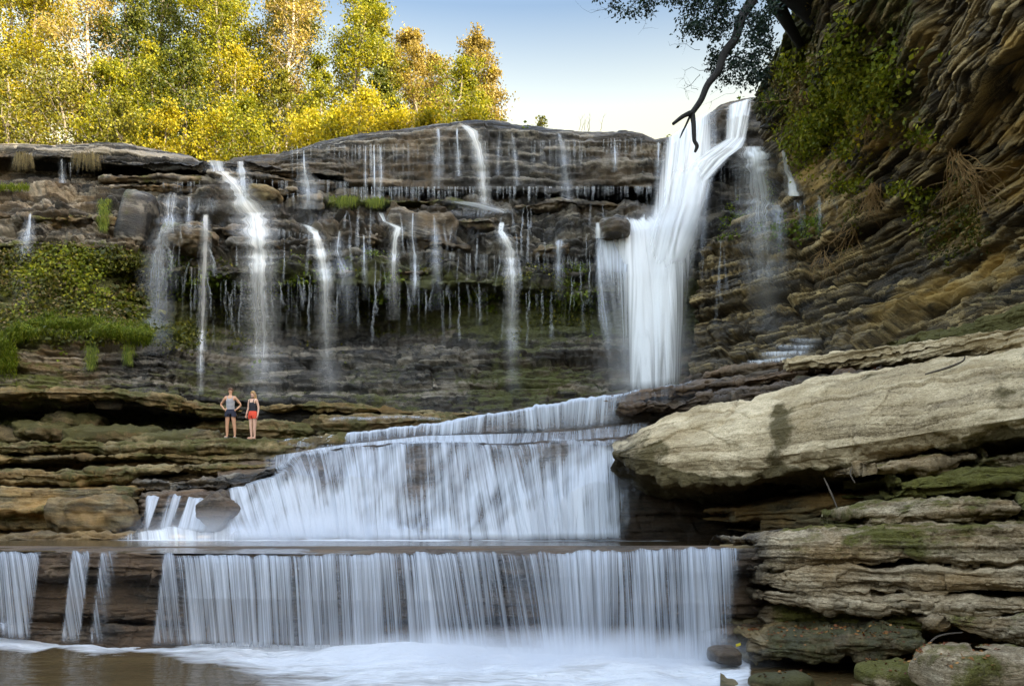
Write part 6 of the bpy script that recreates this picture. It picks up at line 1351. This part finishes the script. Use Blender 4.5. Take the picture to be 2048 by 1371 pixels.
def skinmesh(name, verts, edges, root_i, mat, parent, sub=2):
    me = bpy.data.meshes.new(name); me.from_pydata([v[:3] for v in verts], edges, []); o = bpy.data.objects.new(name, me); C.objects.link(o)
    sk_ = o.modifiers.new('s', 'SKIN'); sk_.use_smooth_shade = True
    for i, v in enumerate(verts):
        d = me.skin_vertices[0].data[i]; d.radius = (v[3], v[4] if len(v) > 4 else v[3]); d.use_root = (i == root_i)
    sb = o.modifiers.new('d', 'SUBSURF'); sb.levels = sb.render_levels = sub
    dg = bpy.context.evaluated_depsgraph_get(); m2 = bpy.data.meshes.new_from_object(o.evaluated_get(dg)); bpy.data.objects.remove(o)
    m2.materials.clear(); m2.materials.append(mat); m2.name = name
    o = bpy.data.objects.new(name, m2); C.objects.link(o); o.parent = parent
    for p_ in m2.polygons: p_.use_smooth = True
    return o
def rings(name, R_, mat, parent, nseg=20, close=False):
    """R_: list of (x,y,z,rx,ry)"""
    an = np.linspace(0, 2 * np.pi, nseg, endpoint=False); A = np.array(R_)
    A = crom(A, np.linspace(0, len(A) - 1, len(A) * 4))
    V = np.stack([A[:, 0:1] + A[:, 3:4] * np.cos(an), A[:, 1:2] + A[:, 4:5] * np.sin(an), A[:, 2:3] + 0 * an], -1)
    return newmesh(name, V.reshape(-1, 3), gridfaces(len(A), nseg, wrap=True), mat, parent)
def ell(name, c, r_, mat, parent, cut=None, n=12):
    u = np.linspace(0, 2 * np.pi, 2 * n, endpoint=False); v = np.linspace(.05, np.pi - .05, n)
    V, U = np.meshgrid(v, u, indexing='ij'); G = np.stack([c[0] + r_[0] * np.sin(V) * np.cos(U), c[1] + r_[1] * np.sin(V) * np.sin(U), c[2] + r_[2] * np.cos(V)], -1)
    if cut: G = cut(G)
    return newmesh(name, G.reshape(-1, 3), gridfaces(n, 2 * n, wrap=True), mat, parent)
def hand(verts, edges, wi, p, d, curl, sgn):
    """palm and five fingers growing from wrist vertex wi; p wrist point, d pointing direction, sgn side of the thumb"""
    p = np.array(p, float); d = np.array(d, float); d /= np.linalg.norm(d); c_ = np.array(curl, float); c_ -= d * c_.dot(d); c_ /= np.linalg.norm(c_); s_ = np.cross(d, c_) * sgn
    pal = p + d * .055; verts.append((*pal, .022, .016)); pi = len(verts) - 1; edges.append((wi, pi))
    for k, (o_, L) in enumerate([(-.030, .058), (-.010, .074), (.010, .080), (.030, .070)]):
        a = pal + d * .030 + s_ * o_; b = a + d * L * .5 + c_ * L * .12; e = b + d * L * .38 + c_ * L * .35
        i = len(verts); verts.extend([(*a, .0095), (*b, .0085), (*e, .0070)]); edges.extend([(pi, i), (i, i + 1), (i + 1, i + 2)])
    a = p + d * .03 + s_ * .032; b = a + d * .032 + s_ * .022 + c_ * .01; e = b + d * .026 + c_ * .012; i = len(verts)
    verts.extend([(*a, .011), (*b, .0095), (*e, .008)]); edges.extend([(pi, i), (i, i + 1), (i + 1, i + 2)])
def shelfz(px, Y, dflt):
    X = (px - 1024) * Y / F; z = dflt
    for k, G_, N_, a, b in ROCKV:
        if k == 'rock_shelf':
            m = (np.abs(G_[:, 0] - X) < .10) & (np.abs(G_[:, 1] - Y) < .10) & (np.abs(G_[:, 2] - dflt) < .6)
            if m.any(): z = max(z if z != dflt else -9, float(np.max(G_[m, 2])))
    return z
def person(label, px, Y, H, fx, fz, arms, mats, hairlong, rot, top, headtilt=0.0):
    """fx: feet x offsets, arms: list of joint lists; local frame: x right in the picture, -y towards the viewer, z up, unit height 1.7"""
    X = (px - 1024) * Y / F; z0 = shelfz(px, Y, 4.95)
    root = empty('person', (X, Y, z0)); root.scale = (H / 1.7,) * 3; root.rotation_euler = (0, 0, rot); tag(root, label, 'person')
    vs = [(0, 0, .93, .135, .10)]; ed = []
    def chn(start, pts):
        i = start
        for q in pts: vs.append(q); ed.append((i, len(vs) - 1)); i = len(vs) - 1
        return i
    ch_ = chn(0, [(0, -.005, 1.06, .118, .092), (0, -.005, 1.20, .128, .10), (0, 0, 1.34, .135, .095)])
    nk = chn(ch_, [(0, .005, 1.435, .050, .05), (0, -.005 + headtilt * .02, 1.50, .048, .05), (0, -.01 + headtilt * .03, 1.565, .070, .082), (0, -.012 + headtilt * .05, 1.635, .072, .088)])
    for s_ in (-1, 1):
        e = chn(0, [(s_ * .085, 0, .84, .092, .095), ((s_ * .095 + fx[0 if s_ < 0 else 1]) * .6 + s_ * .04, -.01, .47, .058, .062), (s_ * .095 + fx[0 if s_ < 0 else 1], .0, .30, .052, .055), (s_ * .095 + fx[0 if s_ < 0 else 1], .01, .085, .036, .038), (s_ * .10 + fx[0 if s_ < 0 else 1], -.015, .035, .036, .030), (s_ * .12 + fx[0 if s_ < 0 else 1], -.115, .025, .036, .022), (s_ * .125 + fx[0 if s_ < 0 else 1], -.165, .02, .026, .016)])
        A = arms[0 if s_ < 0 else 1]
        i = chn(ch_, [(s_ * .155, 0, 1.385, .058, .056), (*A[0], .038, .038), (*A[1], .028, .026)])
        hand(vs, ed, i, A[1], A[2], A[3], s_ * A[4])
    body = skinmesh('body', vs, ed, 0, mats['skin'], root)
    hy = headtilt * .05
    ell('nose', (0, -.103 + hy, 1.602), (.013, .018, .02), mats['skin'], body, n=8)
    for s_ in (-1, 1):
        ell('eye', (s_ * .030, -.088 + hy, 1.625), (.013, .008, .007), M_EYE, body, n=8); ell('ear', (s_ * .076, -.008 + hy, 1.61), (.010, .020, .030), mats['skin'], body, n=8)
    ell('mouth', (0, -.090 + hy, 1.562), (.022, .009, .007), M_LIP, body, n=8)
    def cut(G):
        f = np.clip((-G[..., 1] + hy - .035) / .05, 0, 1); G = G.copy(); G[..., 2] += f * np.clip(1.675 - G[..., 2], 0, .2) ; return G
    hr = ell('hair', (0, .008 + hy, 1.635), (.085, .098, .090), mats['hair'], root, cut=cut, n=16)
    if hairlong:
        rings('hair_length', [(.0, .05, 1.64, .075, .05), (.01, .065, 1.56, .088, .05), (.02, .07, 1.46, .080, .045), (.03, .075, 1.38, .045, .03)], mats['hair'], hr, 16)
    if top == 'tank':
        t_ = rings('tank_top', [(0, 0, .90, .158, .128), (0, 0, .97, .150, .122), (0, -.005, 1.06, .140, .116), (0, -.008, 1.18, .146, .122), (0, -.008, 1.26, .148, .118), (0, 0, 1.33, .128, .104)], M_STRIPE, root, 28)
    else:
        t_ = rings('camisole', [(0, 0, .93, .148, .120), (0, 0, 1.0, .140, .114), (0, -.005, 1.08, .132, .108), (0, -.008, 1.2, .140, .118), (0, -.005, 1.29, .132, .108)], M_BLACK, root, 28)
    for s_ in (-1, 1):
        V, Fq = tubes([(np.array([(s_ * .075, -.095, 1.27), (s_ * .085, -.092, 1.34), (s_ * .09, -.045, 1.425), (s_ * .088, .03, 1.425), (s_ * .08, .085, 1.33)]), np.array([.014, .012, .011, .011, .012]))], 6); newmesh('shoulder_strap', V, Fq, M_STRIPE if top == 'tank' else M_BLACK, t_)
    s0 = rings('shorts', [(0, 0, .985, .146, .118), (0, 0, .93, .166, .132), (0, 0, .85, .182, .138), (0, 0, .80, .184, .136)], mats['short'], root, 28)
    for k, s_ in enumerate((-1, 1)):
        rings('shorts_leg', [(s_ * .085, 0, .84, .100, .118), (s_ * .092 + fx[k] * .2, -.004, .77, .100, .110), (s_ * .096 + fx[k] * .3, -.006, .715, .098, .104)], mats['short'], s0, 20)
    for k, s_ in enumerate((-1, 1)):
        fxx = s_ * .115 + fx[k]
        rings('sandal', [(fxx, -.07, -.004, .044, .125), (fxx, -.07, .018, .044, .125)], mats['shoe'], root, 16)
    return root
person('person in a striped tank top and dark shorts standing with hands on hips', 461, 27.62, 1.70, (-.02, .05), 0,
       [((-.345, .05, 1.13), (-.185, -.05, .955), (.9, -.15, -.15), (.2, -.9, -.1), -1), ((.345, .05, 1.13), (.20, -.03, .955), (-.9, -.15, -.2), (-.2, -.9, -.1), -1)],
       dict(skin=M_SKIN, hair=M_BROWNH, short=M_NAVY, shoe=M_WHITE), False, .05, 'tank', headtilt=.5)
person('blond person in a black top and red shorts standing with arms hanging down', 506, 27.55, 1.62, (.02, -.03), 0,
       [((-.215, .02, 1.12), (-.245, -.05, .89), (-.15, -.2, -1), (.9, -.2, 0), 1), ((.225, .03, 1.11), (.235, -.03, .87), (-.1, -.15, -1), (-.9, -.2, 0), 1)],
       dict(skin=M_SKIN2, hair=M_BLOND, short=M_RED, shoe=M_SKIN2), True, -.35, 'cami')
# ===== p9_cam
# ---------- camera, sky, sun ----------
sc = bpy.context.scene
cam = bpy.data.cameras.new('camera'); co = bpy.data.objects.new('camera', cam); C.objects.link(co)
co.location = (0, 0, CAMZ); co.rotation_euler = (R(90), 0, 0)
cam.sensor_width = 36; cam.lens = F / 2048 * 36; cam.shift_y = (HZ - 685.5) / 2048
cam.clip_end = 3000; cam.clip_start = .1
sc.camera = co
SUN_AZ, SUN_EL = R(SUNAZ), R(SUNEL)      # azimuth from +Y towards +X
sun = bpy.data.lights.new('sun', 'SUN'); sun.energy = SUNE; sun.angle = R(.5); sun.color = (1, .86, .62)
so = bpy.data.objects.new('sun', sun); C.objects.link(so)
from mathutils import Vector
sd = Vector((math.sin(SUN_AZ) * math.cos(SUN_EL), math.cos(SUN_AZ) * math.cos(SUN_EL), math.sin(SUN_EL)))
so.rotation_euler = (-sd).to_track_quat('-Z', 'Y').to_euler(); so.location = (20, -20, 60)
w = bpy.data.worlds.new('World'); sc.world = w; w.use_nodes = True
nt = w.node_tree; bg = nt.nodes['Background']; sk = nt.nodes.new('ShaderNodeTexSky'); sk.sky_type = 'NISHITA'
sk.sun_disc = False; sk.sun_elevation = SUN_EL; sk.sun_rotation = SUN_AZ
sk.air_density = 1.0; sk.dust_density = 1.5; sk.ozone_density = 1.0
tc = nt.nodes.new('ShaderNodeTexCoord'); sx = nt.nodes.new('ShaderNodeSeparateXYZ'); nt.links.new(tc.outputs['Generated'], sx.inputs[0])
def ramp_(sock, pts):   # evening glow low down ahead; sky raised behind and overhead as added fill
    rp = nt.nodes.new('ShaderNodeValToRGB'); nt.links.new(sock, rp.inputs[0]); E_ = rp.color_ramp.elements
    while len(E_) < len(pts): E_.new(.5)
    for e_, (p_, c_) in zip(E_, pts): e_.position = p_; e_.color = (*c_, 1)
    return rp.outputs[0]
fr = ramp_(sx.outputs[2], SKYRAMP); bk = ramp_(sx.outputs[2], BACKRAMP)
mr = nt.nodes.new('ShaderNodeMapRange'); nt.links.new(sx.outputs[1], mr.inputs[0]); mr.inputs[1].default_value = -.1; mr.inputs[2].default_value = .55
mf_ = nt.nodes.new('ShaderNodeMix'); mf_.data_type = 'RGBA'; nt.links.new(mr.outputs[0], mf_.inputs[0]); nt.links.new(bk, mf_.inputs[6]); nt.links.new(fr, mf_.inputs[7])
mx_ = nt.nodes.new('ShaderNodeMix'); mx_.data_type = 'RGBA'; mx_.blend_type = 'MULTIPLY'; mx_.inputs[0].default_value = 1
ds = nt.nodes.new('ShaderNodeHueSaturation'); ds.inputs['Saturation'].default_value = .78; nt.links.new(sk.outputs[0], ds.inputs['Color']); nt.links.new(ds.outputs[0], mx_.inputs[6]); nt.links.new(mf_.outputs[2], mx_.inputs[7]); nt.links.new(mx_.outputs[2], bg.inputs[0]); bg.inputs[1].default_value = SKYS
sc.view_settings.view_transform = 'Standard'; sc.view_settings.look = 'None'; sc.view_settings.exposure = EXPO; sc.view_settings.gamma = 1
sc.render.engine = 'CYCLES'
sc.cycles.transparent_max_bounces = 24; sc.cycles.max_bounces = 6; sc.cycles.diffuse_bounces = 3; sc.cycles.glossy_bounces = 2
sc.cycles.transmission_bounces = 3; sc.cycles.volume_bounces = 3; sc.cycles.use_denoising = True
sc.cycles.caustics_reflective = False; sc.cycles.caustics_refractive = False
